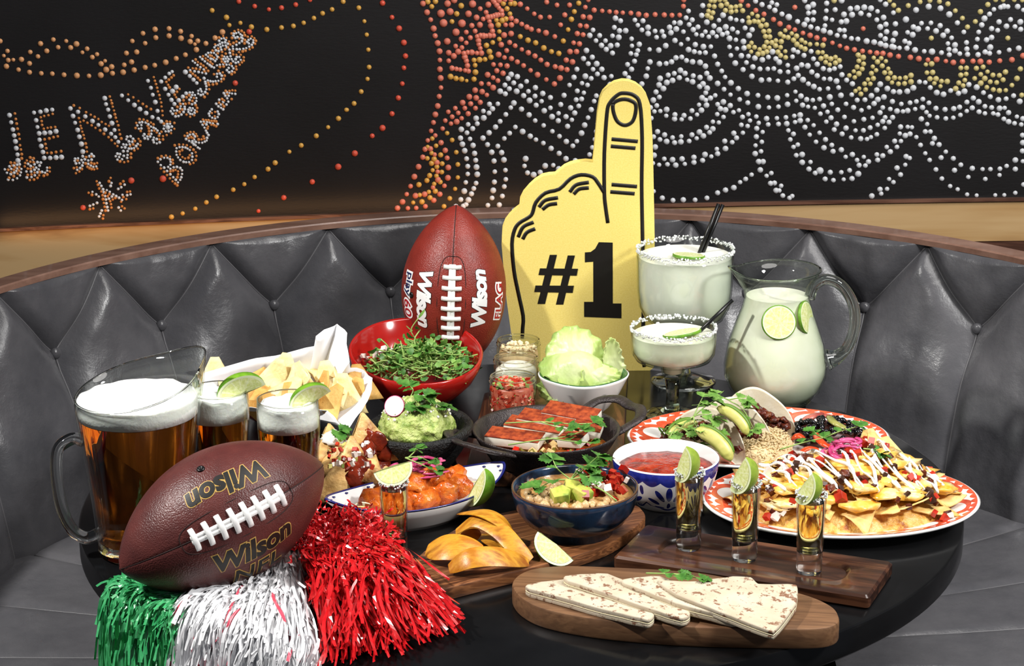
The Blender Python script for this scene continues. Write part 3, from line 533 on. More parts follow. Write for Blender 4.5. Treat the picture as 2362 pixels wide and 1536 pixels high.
for kk in KS:
    thb = B0 + kk * STEP
    # the triangle above each button
    def up_pt(u, v):
        t = u * 2 - 1; th = thb + t * STEP / 2
        zb = seam_h(1 - abs(t)); z = zb + (H_T + .004 - zb) * v
        e = min(1, (1 - v) * 9 + .35, (v * (H_T - zb)) / .045 + 0.0, (1 - abs(t)) * 4)
        e = max(0, e); pf = .020 * (1 - (1 - e) ** 2)
        return back_pt(th, z, pf + wr(th, z) * e)
    mk('back_panel', grid(up_pt, 31, 17), LEATHER, booth, fix=False)
    # the panel between two buttons, down to the seat
    thm = thb + STEP / 2
    def lo_pt(u, v):
        t = u * 2 - 1; th = thm + t * STEP / 2
        zt = seam_h(t); z = H_S + (zt - H_S) * v
        e = min(1, (1 - abs(t)) * STEP / 2 * PI / 180 / .045, (zt - z) / .05)
        e = max(0, e); pf = .021 * (1 - (1 - e) ** 2)
        return back_pt(th, z, pf + wr(th, z) * e)
    mk('back_panel', grid(lo_pt, 27, 40), LEATHER, booth, fix=False)
    # seams and button
    mbs = MB()
    for sg in (-1, 1):
        pts = []
        for i in range(15):
            t = i / 14; th = thb + sg * t * STEP / 2; z = seam_h(1 - t)
            pts.append(back_pt(th, z, .0006))
        mbs.add(tube(pts, .0018, 5))
    pts = [back_pt(thb, H_B - (H_B - H_S) * i / 10, .0006) for i in range(11)]
    mbs.add(tube(pts, .0018, 5))
    mbs.build('seam', SEAM, booth)
    p = back_pt(thb, H_B, .002); a = math.radians(thb)
    bt = mk('button', lathe([(0, .009), (.006, .0085), (.0098, .005), (.0105, 0), (.008, -.004), (0, -.005)], 16), LEATHER, booth)
    bt.location = p; bt.rotation_euler = Euler((PI / 2, 0, -a))
# wooden rim
def arc_strip(prof, th0, th1, n=72):
    V = []; Fc = []; m_ = len(prof)
    for i in range(n + 1):
        a = math.radians(th0 + (th1 - th0) * i / n)
        V += [(r * math.sin(a), r * math.cos(a), z) for r, z in prof]
    for i in range(n):
        for k2 in range(m_):
            l = (k2 + 1) % m_
            Fc.append((i * m_ + k2, (i + 1) * m_ + k2, (i + 1) * m_ + l, i * m_ + l))
    Fc += [tuple(range(m_))[::-1], tuple(n * m_ + q for q in range(m_))]
    return V, Fc
m, nt, b = new_mat('rim_wood'); setp(b, .38, coat=.2)
nt.links.new(ramp(nt, noise_tex(nt, coords(nt), 30, 4, .6, (.3, 1, 1)), [(.3, lin((112, 80, 66))), (.7, lin((148, 114, 98)))]), b.inputs['Base Color'])
RIM = m
z1 = H_T + .003
mk('wooden_rim', arc_strip([(1.032, z1), (1.032, z1 + .009), (1.034, z1 + .0115), (1.072, z1 + .0115), (1.072, z1)], -104, 104, 110), RIM, booth, flat_angle=30)
mk('back_shell', arc_strip([(1.075, 0.0), (1.075, z1 - .001), (1.083, z1 - .001), (1.083, 0.0)], -104, 104), BROWN_WOOD, booth, flat_angle=30)
# seat sectors, each with its own soft edges, seams between
SS0 = -62.9 - STEP * 4
for kk in range(20):
    ta = SS0 + kk * STEP * .98
    if ta > 112: break
    def seat_pt(u, v):
        t = ta + u * STEP * .98; rr = .40 + v * .575
        e = min(1, min(u, 1 - u) * 10, (1 - v) * 8, v * 8); e = 1 - (1 - e) ** 2
        a = math.radians(t)
        return (rr * math.sin(a), rr * math.cos(a), SEAT - .006 + .006 * e + .0015 * noise.noise(Vector((t * .15, rr * 7, 1))))
    mk('seat_panel', grid(seat_pt, 21, 15), LEATHER, booth, fix=False)
    a = math.radians(ta)
    mk('seam', tube([(rr * math.sin(a), rr * math.cos(a), SEAT - .0052) for rr in (.41, .6, .8, .96)], .0014, 5), SEAM, booth)
mk('seat_base', arc_strip([(.42, 0.0), (.42, SEAT - .012), (.97, SEAT - .012), (.97, 0.0)], -124, 124), plain('dark_base', (30, 28, 28), .6), booth, flat_angle=30)

# ================================================================ the table
table = thing('round_table', 'round black table crowded with food and drinks', 'table', (.0102, 0, 0))
TR = .61
m, nt, b = new_mat('black_table'); setp(b, .16, spec=.5)
co = coords(nt)
nt.links.new(ramp(nt, noise_tex(nt, co, 14, 3), [(.3, lin((9, 9, 10))), (.7, lin((16, 16, 17)))]), b.inputs['Base Color'])
nt.links.new(ramp(nt, noise_tex(nt, co, 9, 4), [(.3, (.12, .12, .12, 1)), (.7, (.25, .25, .25, 1))]), b.inputs['Roughness'])
TABLE = m
mk('table_top', lathe([(0, TOP), (TR - .004, TOP), (TR - .001, TOP - .0012), (TR, TOP - .004), (TR, TOP - .034), (TR - .004, TOP - .038), (0, TOP - .038)], 160), TABLE, table, flat_angle=30)
mk('pedestal', lathe([(.05, .03), (.05, TOP - .05), (.12, TOP - .0385)], 32), plain('black_metal', (14, 14, 14), .4, metal=.5), table, flat_angle=40)
mk('foot', lathe([(0, .0005), (.3, .0005), (.3, .012), (.06, .03), (0, .03)], 48), bpy.data.materials['black_metal'], table, flat_angle=40)
# a folded slip of white paper left on the rim
p = at_y(1200, 491, 1.04)
sl = mk('paper_slip', sheet(lambda u, v: (-.016 + .032 * u, -.008 + .016 * v, .0020 + .002 * math.sin(u * 3)), 7, 3, .0006), plain('white_paper', (236, 236, 238), .6))
sl.location = (p.x, 1.047, z1 + .0115); tag(sl, 'small white slip of paper lying on the wooden booth rim', 'paper')

# added unseen warm strip light behind the rim, for the glow at the wall's foot
l = bpy.data.lights.new('ledge_fill', 'AREA'); l.shape = 'RECTANGLE'; l.size = 1.1; l.size_y = .012; l.energy = .22; l.color = (1, .52, .22)
lo = bpy.data.objects.new('ledge_fill', l); COL.objects.link(lo); lo.location = (-.42, wall_y(-.42) - .055, EDGE + .004); lo.rotation_euler = (PI / 2 + .45, 0, math.radians(7))
# ================================================================ shared materials
GLASS = thin_glass('clear_glass')
GREEN_GLASS = thin_glass('greenish_glass', (254, 255, 254), (232, 239, 229))
THICK = solid_glass('thick_glass')
THICK_GREEN = solid_glass('thick_greenish_glass', (238, 248, 236))
BEER = solid_glass('amber_beer', (226, 128, 38), 1.33)
FOAM = plain('beer_foam', (246, 245, 242), .85, bmp=(160, .5, .002), sss=.2)
TEQUILA = solid_glass('golden_tequila', (248, 226, 150), 1.33)
MARG = plain('lime_margarita', (230, 231, 210), .25, (236, 236, 220), 30)
MARG2 = plain('pale_margarita', (230, 230, 220), .25, (236, 236, 228), 30)
SALT = plain('coarse_salt', (238, 240, 240), .55, bmp=(700, .8, .002))
BLACK_PLASTIC = plain('black_plastic', (16, 16, 17), .3)
PEEL = plain('lime_peel', (70, 118, 22), .38, (112, 158, 40), 55, bmp=(420, .4, .0008))
PEEL2 = plain('yellow_lime_peel', (112, 140, 44), .38, (150, 170, 62), 50, bmp=(420, .4, .0008))
RIND = plain('lime_rind', (226, 234, 190), .5)
def flesh_mat(name, c1, c2):
    m, nt, b = new_mat(name); setp(b, .22, sss=.25)
    x, y, z = sep(nt, coords(nt))
    ang = y.op('ARCTAN2', x)
    seg = ((ang * (9 / (2 * PI))).fract() - .5).abs()
    rad = (x * x + y * y).sqrt()
    n_ = X(nt, noise_tex(nt, coords(nt), 260, 3))
    f = (seg * 6.0 - 2.45).clamp()
    base = ramp(nt, n_.k, [(.35, lin(c1)), (.65, lin(c2))])
    nt.links.new(mixc(nt, f, base, lin((236, 240, 214))), b.inputs['Base Color'])
    bump(nt, b, n_.k, .4, .0012); return m
FLESH = flesh_mat('lime_flesh', (206, 214, 132), (228, 232, 176))
LEAF = plain('cilantro_leaf', (44, 92, 30), .45, (92, 142, 58), 60)
LEAF2 = plain('pale_herb_leaf', (78, 124, 46), .45, (134, 172, 84), 60)
STEM = plain('herb_stem', (126, 158, 74), .5, (162, 186, 110), 30)

# ---------------------------------------------------------------- lime pieces
def wedge_parts(root, r=.026, ang=58, peel=None, length=1.12):
    """a lime wedge: core edge along local x, opening upward (+z faces are flesh)"""
    peel = peel or PEEL
    a0 = math.radians(-90 - ang / 2); a1 = math.radians(-90 + ang / 2)
    def P(t, a, k=1.0):
        s = math.sin(t * PI); c = -math.cos(t * PI)
        rr = r * k * s ** .85
        return (c * r * length * k, rr * math.cos(a), rr * math.sin(a))
    mk('peel', grid(lambda u, v: P(.02 + .96 * u, a0 + (a1 - a0) * v), 19, 9), peel, root, fix=False)
    for a in (a0, a1):
        nn = Vector((0, -math.sin(a), math.cos(a)))
        if a == a0: nn = -nn
        def face(k, off):
            V = [Vector(P(.02 + .96 * i / 18, a, k)) + nn * off for i in range(19)]
            V.append(Vector((0, 0, 0)) + nn * off)
            return V, [(19, i, i + 1) for i in range(18)] + [(19, 18, 0)]
        ro = mk('rind', face(1.0, 0), RIND, root, smooth=False, fix=False)
        mk('flesh', face(.88, .0004), FLESH, ro, smooth=False, fix=False)
def lime_wedge(label, loc, rot, r=.026, ang=58, peel=None, group='lime wedges', length=1.12):
    t = thing('lime_wedge', label, 'lime', loc, rot=rot, group=group)
    wedge_parts(t, r, ang, peel, length); return t
def lime_wheel(label, loc, rot, r=.024, th=.005, half=False, group='lime slices in the drinks'):
    t = thing('lime_slice', label, 'lime', loc, rot=rot, group=group)
    n = 28; V = []; Fc = []
    mk('peel', lathe([(r * .93, -th / 2), (r, -th / 2 * .8), (r, th / 2 * .8), (r * .93, th / 2)], 32, cap=False), PEEL, t)
    mk('rind', lathe([(0, -th / 2 - .0001), (r * .94, -th / 2 - .0001), (r * .94, th / 2 + .0001), (0, th / 2 + .0001)], 32), RIND, t, flat_angle=30)
    mk('flesh', lathe([(0, -th / 2 - .0004), (r * .86, -th / 2 - .0004), (r * .86, th / 2 + .0004), (0, th / 2 + .0004)], 32), FLESH, t, flat_angle=30)
    return t

# ---------------------------------------------------------------- herbs
def leaf_shape(L, seed=0, lobes=3):
    """fan-shaped lobed cilantro leaf in the xy plane, stalk at origin, pointing +x, gently cupped"""
    rr = random.Random(seed); out = []
    n = 22
    for i in range(n + 1):
        a = -1.95 + 3.9 * i / n
        lob = .62 + .38 * abs(math.cos(a * 1.5)) ** .6
        tooth = 1 + (.10 if i % 2 else -.10)
        q = L * .62 * lob * tooth * (1 if abs(a) < 1.5 else .8)
        out.append((L * .36 + q * math.cos(a), q * math.sin(a)))
    V = [(L * .40, 0, -L * .04), (0, 0, 0)]
    for x, y in out:
        V.append((x, y, .30 * (abs(y) / L) ** 1.0 * L * .6 - .22 * (x / L) ** 2 * L + rr.uniform(-.03, .03) * L))
    Fc = [(0, 2 + i, 3 + i) for i in range(n)] + [(0, 2 + n, 1), (0, 1, 2)]
    return V, Fc
LEAF_MESH = {}
def leaf_mesh(kind, mat):
    if (kind, mat.name) not in LEAF_MESH:
        LEAF_MESH[(kind, mat.name)] = MB().add(leaf_shape(.02, kind)).mesh('leaf', mat)
    return LEAF_MESH[(kind, mat.name)]
def sprig(label, loc, dirs, leaf=.018, mat=None, seed=1, group='cilantro garnishes', name='cilantro_sprig', rz=0, tilt=.5):
    """dirs: list of stems [(x,y,z), ...]; leaves sit at stem ends and along them"""
    mat = mat or LEAF; rr = random.Random(seed)
    t = thing(name, label, 'herb', loc, rz, group)
    for st in dirs:
        path = smooth_path([Vector(p) for p in st], 10)
        so = mk('stem', tube(path, lambda s: .0011 - .0004 * s, 5), STEM, t)
        d = path[-1] - path[-3]; base = math.atan2(d.y, d.x)
        spots = [(path[-1], 0, 1.0), (path[-1], 1.0, .9), (path[-1], -1.0, .9)]
        for q, sg in ((6, 1.3), (4, -1.3)):
            if len(path) > q + 1: spots.append((path[-q], sg, .75))
        for p, off, sc in spots:
            o = link('leaf', leaf_mesh(rr.randrange(4), mat), so)
            s = sc * leaf / .02 * rr.uniform(.85, 1.15)
            o.location = p + Vector((0, 0, .001)); o.scale = (s, s, s)
            o.rotation_euler = (rr.uniform(-tilt, tilt), rr.uniform(-tilt, tilt * .4) , base + off + rr.uniform(-.3, .3))
    return t

# ================================================================ the beer pitcher
def glass_body(prof_out, th, spout=None, n=64):
    """thin walled vessel from an outer profile (bottom to rim)"""
    return None
bp = at(338, 1268); bp.z = TOP
pit = thing('beer_pitcher', 'large glass pitcher of dark beer with thick white foam and handle', 'pitcher', bp)
SPA = math.radians(38)
def spouted(lift, push, zt, za):
    def fn(r, z, a):
        d = (a - SPA + PI) % (2 * PI) - PI
        k = max(0.0, (z - za) / (zt - za)) ** 1.5
        w_ = math.exp(-(d / .42) ** 2) * k; w2 = (.5 + .5 * math.cos(d)) ** 1.3 * k
        rr = r + push * w_
        return (rr * math.cos(a), rr * math.sin(a), z + lift * w2 + .010 * w_)
    return fn
PH = .212
outer = [(.058, 0), (.062, .004), (.0625, .012), (.063, .02), (.066, .07), (.071, .12), (.0765, .165), (.0795, .192), (.0795, PH)]
mk('glass', lathe(outer[2:] + [(.0772, PH), (.0772, .19), (.0742, .165), (.0688, .12), (.0640, .07), (.0608, .022)], 72, fn=spouted(.036, .020, PH, .12)), GLASS, pit)
mk('rim', tube([spouted(.036, .020, PH, .12)(.0784, PH, 2 * PI * i / 72) for i in range(73)], .0013, 6), THICK, pit)
mk('base', lathe([(0, .001), (.056, 0), (.0615, .004), (.0625, .012), (.0605, .0205), (0, .0205)], 64), THICK, pit, flat_angle=40)
mk('beer', lathe([(0, .021), (.0603, .0215), (.0636, .07), (.0684, .12), (.0736, .165), (.0764, .1880), (0, .1885)], 64), BEER, pit, flat_angle=40)
def foamtop(r, z, a):
    k = .004 * noise.noise(Vector((r * 40 * math.cos(a), r * 40 * math.sin(a), 3))) if z > .21 else 0
    return (r * math.cos(a), r * math.sin(a), z + k)
mk('foam', lathe([(0, .1887), (.0764, .1887), (.0768, .200), (.0768, .2085), (.0762, .2110), (.070, .2128), (.055, .2145), (.03, .2155), (0, .2155)], 64, fn=foamtop), FOAM, pit)
# handle towards the left front
ha = math.radians(197); hd = Vector((math.cos(ha), math.sin(ha), 0))
hp = [hd * .070 + Vector((0, 0, .158)), hd * .086 + Vector((0, 0, .163)), hd * .104 + Vector((0, 0, .150)), hd * .108 + Vector((0, 0, .115)),
      hd * .104 + Vector((0, 0, .070)), hd * .093 + Vector((0, 0, .040)), hd * .076 + Vector((0, 0, .026)), hd * .060 + Vector((0, 0, .030))]
mk('handle', tube(smooth_path(hp, 42), .0105, 14, flat=.75), THICK, pit)

# ---------------------------------------------------------------- beer glasses
def beer_glass(label, p):
    t = thing('beer_glass', label, 'glass', p, group='tumblers of beer beside the pitcher')
    o_ = [(.0315, .028), (.034, .06), (.0385, .11), (.0412, .145), (.0415, .165), (.0405, .188)]
    mk('glass', lathe(o_ + [(.0393, .188), (.0402, .165), (.0399, .145), (.0372, .11), (.0327, .06), (.0302, .029)], 48), GLASS, t)
    mk('rim', tube([(.0399 * math.cos(a), .0399 * math.sin(a), .188) for a in [2 * PI * i / 48 for i in range(49)]], .0009, 6), THICK, t)
    mk('base', lathe([(0, .0005), (.029, 0), (.031, .003), (.0318, .02), (.0303, .0285), (0, .0285)], 48), THICK, t, flat_angle=40)
    mk('beer', lathe([(0, .029), (.030, .0292), (.0325, .06), (.0370, .11), (.0397, .145), (.0398, .150), (0, .150)], 48), BEER, t, flat_angle=40)
    def ft(r, z, a):
        k = .005 * noise.noise(Vector((r * 60 * math.cos(a) + p.x * 9, r * 60 * math.sin(a), 1))) if z > .178 else 0
        return (r * math.cos(a), r * math.sin(a), z + k)
    mk('foam', lathe([(0, .1502), (.0398, .1502), (.0400, .163), (.0394, .1790), (.0388, .1815), (.03, .184), (.018, .181), (.008, .185), (0, .185)], 40, fn=ft), FOAM, t)
    return t
g1 = at(676, 1228); g1.z = TOP
g2 = at(516, 1204); g2.z = TOP
beer_glass('foamy beer tumbler nearer the camera, behind the lying football', g1)
beer_glass('foamy beer tumbler right beside the beer pitcher', g2)
lime_wedge('lime wedge on the rim of the nearer beer tumbler', g1 + Vector((.032, -.006, .184)), (math.radians(165), math.radians(-24), math.radians(12)), .026, 66, group='lime wedges on beer glasses')
lime_wedge('lime wedge on the rim of the tumbler beside the beer pitcher', g2 + Vector((.034, -.004, .182)), (math.radians(165), math.radians(-16), math.radians(14)), .030, 66, group='lime wedges on beer glasses')

# ================================================================ footballs
def fb_pt(phi, t, L, Rr, lift=0.0):
    r = Rr * max(0, 1 - t * t) ** .74 + lift
    return Vector((r * math.cos(phi), r * math.sin(phi), t * L))
def leather_ball(name, c1, c2):
    m, nt, b = new_mat(name); setp(b, .40, spec=.5)
    co = coords(nt)
    nt.links.new(ramp(nt, noise_tex(nt, co, 30, 3), [(.3, lin(c1)), (.7, lin(c2))]), b.inputs['Base Color'])
    v = nt.nodes.new('ShaderNodeTexVoronoi'); v.inputs['Scale'].default_value = 620; v.feature = 'SMOOTH_F1'
    nt.links.new(co, v.inputs['Vector'])
    inv = X(nt, v.outputs['Distance']) * -1
    bump(nt, b, inv.k, .45, .0012); return m
def text_mesh(txt, size, bold=0.0, shear=0.0, space=1.0):
    cu = bpy.data.curves.new('t', 'FONT'); cu.body = txt; cu.size = size; cu.offset = bold; cu.shear = shear
    cu.space_character = space; cu.resolution_u = 4; cu.align_x = 'CENTER'
    o = bpy.data.objects.new('t', cu); COL.objects.link(o)
    me = bpy.data.meshes.new_from_object(o.evaluated_get(bpy.context.evaluated_depsgraph_get()))
    bpy.data.objects.remove(o); bpy.data.curves.remove(cu)
    bm = bmesh.new(); bm.from_mesh(me); bpy.data.meshes.remove(me)
    bmesh.ops.triangulate(bm, faces=bm.faces)
    for _ in range(3):
        es = [e for e in bm.edges if e.calc_length() > size * .14]
        if not es: break
        bmesh.ops.subdivide_edges(bm, edges=es, cuts=1); bmesh.ops.triangulate(bm, faces=bm.faces)
    bm.verts.ensure_lookup_table()
    V = [v.co.copy() for v in bm.verts]; Fc = [tuple(q.index for q in f.verts) for f in bm.faces]; bm.free()
    return V, Fc
def ball_text(txt, size, side, s0, d0, L, Rr, lift, bold, shear, space=1.0):
    """lettering wrapped on the ball; d0 degrees from the lace to the base line"""
    V, Fc = text_mesh(txt, size, bold, shear, space); W = []
    for p in V:
        s = (s0 + p.x) if side > 0 else (s0 - p.x)
        t = s / L; r = Rr * max(.01, 1 - t * t) ** .74
        dl = math.radians(d0) - p.y / Rr
        phi = -PI / 2 + side * dl
        W.append(fb_pt(phi, t, L, Rr, lift))
    return W, Fc
LACE = plain('white_lace', (238, 238, 236), .5, bmp=(900, .3, .0005))
STITCH = plain('dark_stitch', (40, 18, 16), .7)
WHITE_INK = plain('white_print', (240, 240, 240), .5)
BLACK_INK = plain('black_print', (16, 13, 10), .5)
GOLD_INK = plain('gold_print', (196, 158, 84), .45)
NAVY_INK = plain('navy_print', (30, 38, 80), .5)
RED_INK = plain('red_print', (170, 24, 34), .5)
def football(label, center, axis, normal, mat, L, Rr, style):
    a = Vector(axis).normalized(); n_ = Vector(normal); n_ = (n_ - a * n_.dot(a)).normalized()
    y = -n_; x = y.cross(a)
    M = Matrix(((x.x, y.x, a.x), (x.y, y.y, a.y), (x.z, y.z, a.z)))
    t = thing('football', label, 'football', center, rot=M.to_euler())
    for q in range(4):
        p0 = -PI / 2 + q * PI / 2
        def pt(u, v):
            d = min(u, 1 - u) * 90
            return fb_pt(p0 + u * PI / 2, -1 + 2 * v, L, Rr, -.0012 * math.exp(-(d / 1.6) ** 2))
        mk('leather_panel', grid(pt, 33, 61), mat, t)
        if q != 0 or True:
            mk('seam', tube([fb_pt(p0, -.99 + 1.98 * i / 60, L, Rr, -.0014) for i in range(61)], .0010, 5), STITCH, t)
    span = .062
    for k2 in (-1, 1):
        path = [fb_pt(-PI / 2 + k2 * .031, (-span + 2 * span * i / 24) / L, L, Rr, .0012) for i in range(25)]
        ls = mk('lace_strip', tube(path, .0032, 8, flat=.5, up=(0, -1, 0)), LACE, t)
    for i in range(8):
        s = -span + .004 + (2 * span - .008) * i / 7
        path = [fb_pt(-PI / 2 + (-.185 + .37 * j / 8), s / L, L, Rr, .0034 - .0030 * abs(j / 4 - 1) ** 2) for j in range(9)]
        mk('cross_lace', tube(path, .0036, 8, flat=.42, up=(0, -1, 0)), LACE, ls)
    # oval stitching around the lace
    ov = []
    for i in range(65):
        q = 2 * PI * i / 64; s = (span + .012) * math.copysign(abs(math.cos(q)) ** .35, math.cos(q)); d = .27 * math.copysign(abs(math.sin(q)) ** .6, math.sin(q))
        ov.append(fb_pt(-PI / 2 + d, s / L, L, Rr, .0001))
    mk('stitching', tube(ov, .0006, 5), STITCH, t)
    last = [t]
    def put(nm, *a_, mat=None):
        o_ = mk(nm, ball_text(*a_), mat, t if nm == 'lettering_outline' else last[0], smooth=False, fix=False); last[0] = o_
    if style == 'gold':
        for side in (1, -1):
            put('lettering_outline', 'Wilson', .037, side, (.001 if side > 0 else .008), 39, L, Rr, .0004, .0026, .22, .98, mat=GOLD_INK)
            put('lettering', 'Wilson', .037, side, (.001 if side > 0 else .008), 39, L, Rr, .0009, .0014, .22, .98, mat=BLACK_INK)
        put('lettering_outline', 'NFL', .036, 1, .0, 62, L, Rr, .0004, .0018, .18, 1.1, mat=GOLD_INK)
        put('lettering', 'NFL', .036, 1, .0, 62, L, Rr, .0009, .0006, .18, 1.1, mat=BLACK_INK)
        vp = fb_pt(-PI / 2 - math.radians(55), -.010 / L, L, Rr, .0002)
    else:
        for side in (1, -1):
            put('lettering_outline', 'Wilson', .036, side, .004, 40, L, Rr, .0004, .0024, .22, .9, mat=BLACK_INK)
            put('lettering', 'Wilson', .036, side, .004, 40, L, Rr, .0009, .0016, .22, .9, mat=WHITE_INK)
        put('lettering_outline', 'FLAG', .026, 1, -.006, 68, L, Rr, .0004, .0032, .2, 1.0, mat=WHITE_INK)
        put('lettering', 'FLAG', .026, 1, -.006, 68, L, Rr, .0009, .0004, .2, 1.0, mat=RED_INK)
        put('lettering_outline', 'play', .024, -1, .020, 62, L, Rr, .0004, .0034, 0, 1.0, mat=WHITE_INK)
        put('lettering', 'play', .024, -1, .020, 62, L, Rr, .0009, .0004, 0, 1.0, mat=NAVY_INK)
        put('lettering_outline', '60', .030, -1, -.020, 65, L, Rr, .0004, .0034, 0, 1.0, mat=WHITE_INK)
        put('lettering', '60', .030, -1, -.020, 65, L, Rr, .0009, .0004, 0, 1.0, mat=RED_INK)
        vp = fb_pt(-PI / 2 - math.radians(50), .004 / L, L, Rr, .0002)
    nv = Vector((vp.x, vp.y, 0)).normalized()
    vv = mk('valve', lathe([(0, .0006), (.0018, .0006), (.0022, .0016), (.0045, .0014), (.0052, 0), (0, -.001)], 16), BLACK_PLASTIC, t)
    vv.location = vp; vv.rotation_euler = nv.to_track_quat('Z', 'Y').to_euler()
    return t
FB_DARK = leather_ball('brown_football_leather', (74, 34, 32), (92, 44, 40))
FB_RED = leather_ball('red_brown_football_leather', (112, 34, 26), (134, 44, 34))
c1 = at(515, 1190, .108)
view = (CAM - c1).normalized()
ax1 = Vector((.84, .46, .30))
n1v = view + Vector((0, 0, -.14))
football('dark brown football with gold lettering lying tilted on the pom-poms', c1, ax1, n1v, FB_DARK, .141, .0845, 'gold')
c2 = at(1050, 866); c2 = Vector((c2.x, c2.y, TOP + .1450))
football('reddish football with white lettering standing on its tip beside the foam finger', c2, (.045, .02, 1), (CAM - c2) + Vector((-.14, 0, 0)), FB_RED, .144, .0857, 'white')

# ================================================================ foam finger
YH = .562
def hz(u, v):
    p = at_y(u, v, YH); return (p.x, p.z)
out = [(1503, 856), (1505, 700), (1505, 560), (1502, 400), (1500, 328), (1495, 255), (1487, 233), (1478, 220), (1465, 210), (1450, 204), (1436, 203), (1420, 207), (1407, 215), (1395, 227), (1389, 240), (1383, 273),
       (1375, 365), (1372, 391), (1352, 389), (1334, 391), (1318, 395), (1305, 401), (1293, 411), (1283, 419), (1268, 420), (1254, 423), (1238, 433), (1225, 445), (1212, 460), (1205, 474), (1203, 492),
       (1190, 502), (1179, 513), (1170, 525), (1164, 541), (1162, 574), (1167, 635), (1174, 706), (1181, 757), (1188, 800), (1192, 852), (1200, 865), (1492, 865)]
outl = [hz(u, v) for u, v in out]
zmin = min(q[1] for q in outl); xm = sum(q[0] for q in outl) / len(outl)
hand = thing('foam_finger', 'yellow foam pointing hand printed with black outlines and #1', 'foam finger', (xm, YH, TOP))
FOAMY = plain('yellow_foam', (226, 203, 106), .8, (232, 211, 122), 400, bmp=(700, .5, .0008))
loc = [(x - xm, z - zmin) for x, z in outl]
V, Fc = prism(loc[::-1], 0, .026, .0035)
mk('foam_body', ([(x, zz - .0, y) for x, y, zz in V], Fc), FOAMY, hand, flat_angle=50)
def hp2(u, v, off=-.0003):
    x, z = hz(u, v); return Vector((x - xm, off, z - zmin))
r2 = lambda q: [(780 + x / 2.7425, y / 2.7425) for x, y in q]
z8 = lambda q: [(1160 + x / 2.125, 480 + y / 2.125) for x, y in q]
strokes = [([(1205, 790), (1206, 767), (1207, 739), (1195, 682), (1186, 635), (1181, 574), (1187, 541), (1198, 525), (1218, 513), (1228, 503), (1236, 478), (1258, 456), (1290, 447), (1316, 423), (1341, 414), (1367, 419), (1380, 434), (1394, 456)], False),
           ([(1402, 525), (1397, 490), (1394, 456), (1394, 365), (1400, 273), (1407, 248), (1425, 230), (1440, 226), (1462, 231), (1476, 252), (1481, 328), (1480, 437), (1482, 560), (1484, 700), (1482, 828), (1486, 856)], False),
           ([(1414, 252), (1425, 243), (1440, 240), (1454, 243), (1466, 252), (1465.5, 273), (1458, 292), (1442, 300), (1425, 292), (1416, 273)], True),
           (r2([(1730, 910), (1895, 925)]), False), (r2([(1725, 955), (1880, 968)]), False), (r2([(1730, 1197), (1890, 1210)]), False), (r2([(1722, 1243), (1875, 1255)]), False),
           (r2([(1465, 1245), (1505, 1200), (1585, 1183)]), False), (r2([(1490, 1258), (1525, 1226), (1585, 1218)]), False),
           (r2([(1270, 1340), (1310, 1297), (1390, 1280)]), False), (r2([(1292, 1355), (1332, 1326), (1385, 1317)]), False),
           (z8([(75, 165), (100, 115), (150, 92)]), False), (z8([(97, 175), (118, 142), (158, 124)]), False)]
for q, cl in strokes:
    pts = smooth_path([hp2(*s) for s in q], 60 if len(q) > 6 else 12, cl)
    if cl: pts.append(pts[0])
    mk('printed_line', tube(pts, .0034, 6, flat=.15, up=(0, 1, 0)), BLACK_INK, hand)
def poly_on_hand(nm, q, off=-.0005):
    V = [hp2(u, v, off) for u, v in z8(q)]; W = [p + Vector((0, .0007, 0)) for p in V]; n = len(V)
    Fc = [tuple(range(n)), tuple(range(n, 2 * n))[::-1]] + [(i, (i + 1) % n, n + (i + 1) % n, n + i) for i in range(n)]
    mk(nm, (V + W, Fc), BLACK_INK, hand, smooth=False)
poly_on_hand('printed_numeral', [(470, 190), (538, 192), (538, 490), (580, 490), (580, 562), (398, 555), (398, 482), (443, 482), (443, 285), (402, 288), (402, 240), (430, 238), (452, 222)])
for q in ([(230, 252), (265, 252), (207, 492), (170, 492)], [(318, 255), (353, 255), (296, 495), (260, 495)], [(182, 318), (368, 320), (362, 353), (175, 350)], [(160, 402), (348, 403), (342, 437), (155, 433)]):
    poly_on_hand('printed_hash_bar', q, -.0005 if abs(q[0][1] - q[3][1]) > 100 else -.0008)

# ================================================================ margaritas
def straw(label, p, q, r=.0031, grp='black straws in the drinks'):
    o = mk('drinking_straw', tube([p, (Vector(p) + Vector(q)) / 2, q], r, 10), BLACK_PLASTIC)
    return tag(o, label, 'straw', grp)
def salt_rim(t, r, z, n, seed, th=.0035):
    mb = MB(); rr = random.Random(seed)
    for i in range(n):
        a = 2 * PI * i / n + rr.uniform(-.03, .03)
        mb.add(blob(((r + rr.uniform(-.0008, .0012)) * math.cos(a), (r + rr.uniform(-.0008, .0012)) * math.sin(a), z + rr.uniform(-th, .001)), rr.uniform(.0011, .0022) * (1 if r > .03 else .75), 1, .35, 2, i))
    o = mb.build('salt_rim', SALT, t, smooth=False, fix=False); o['kind'] = 'stuff'
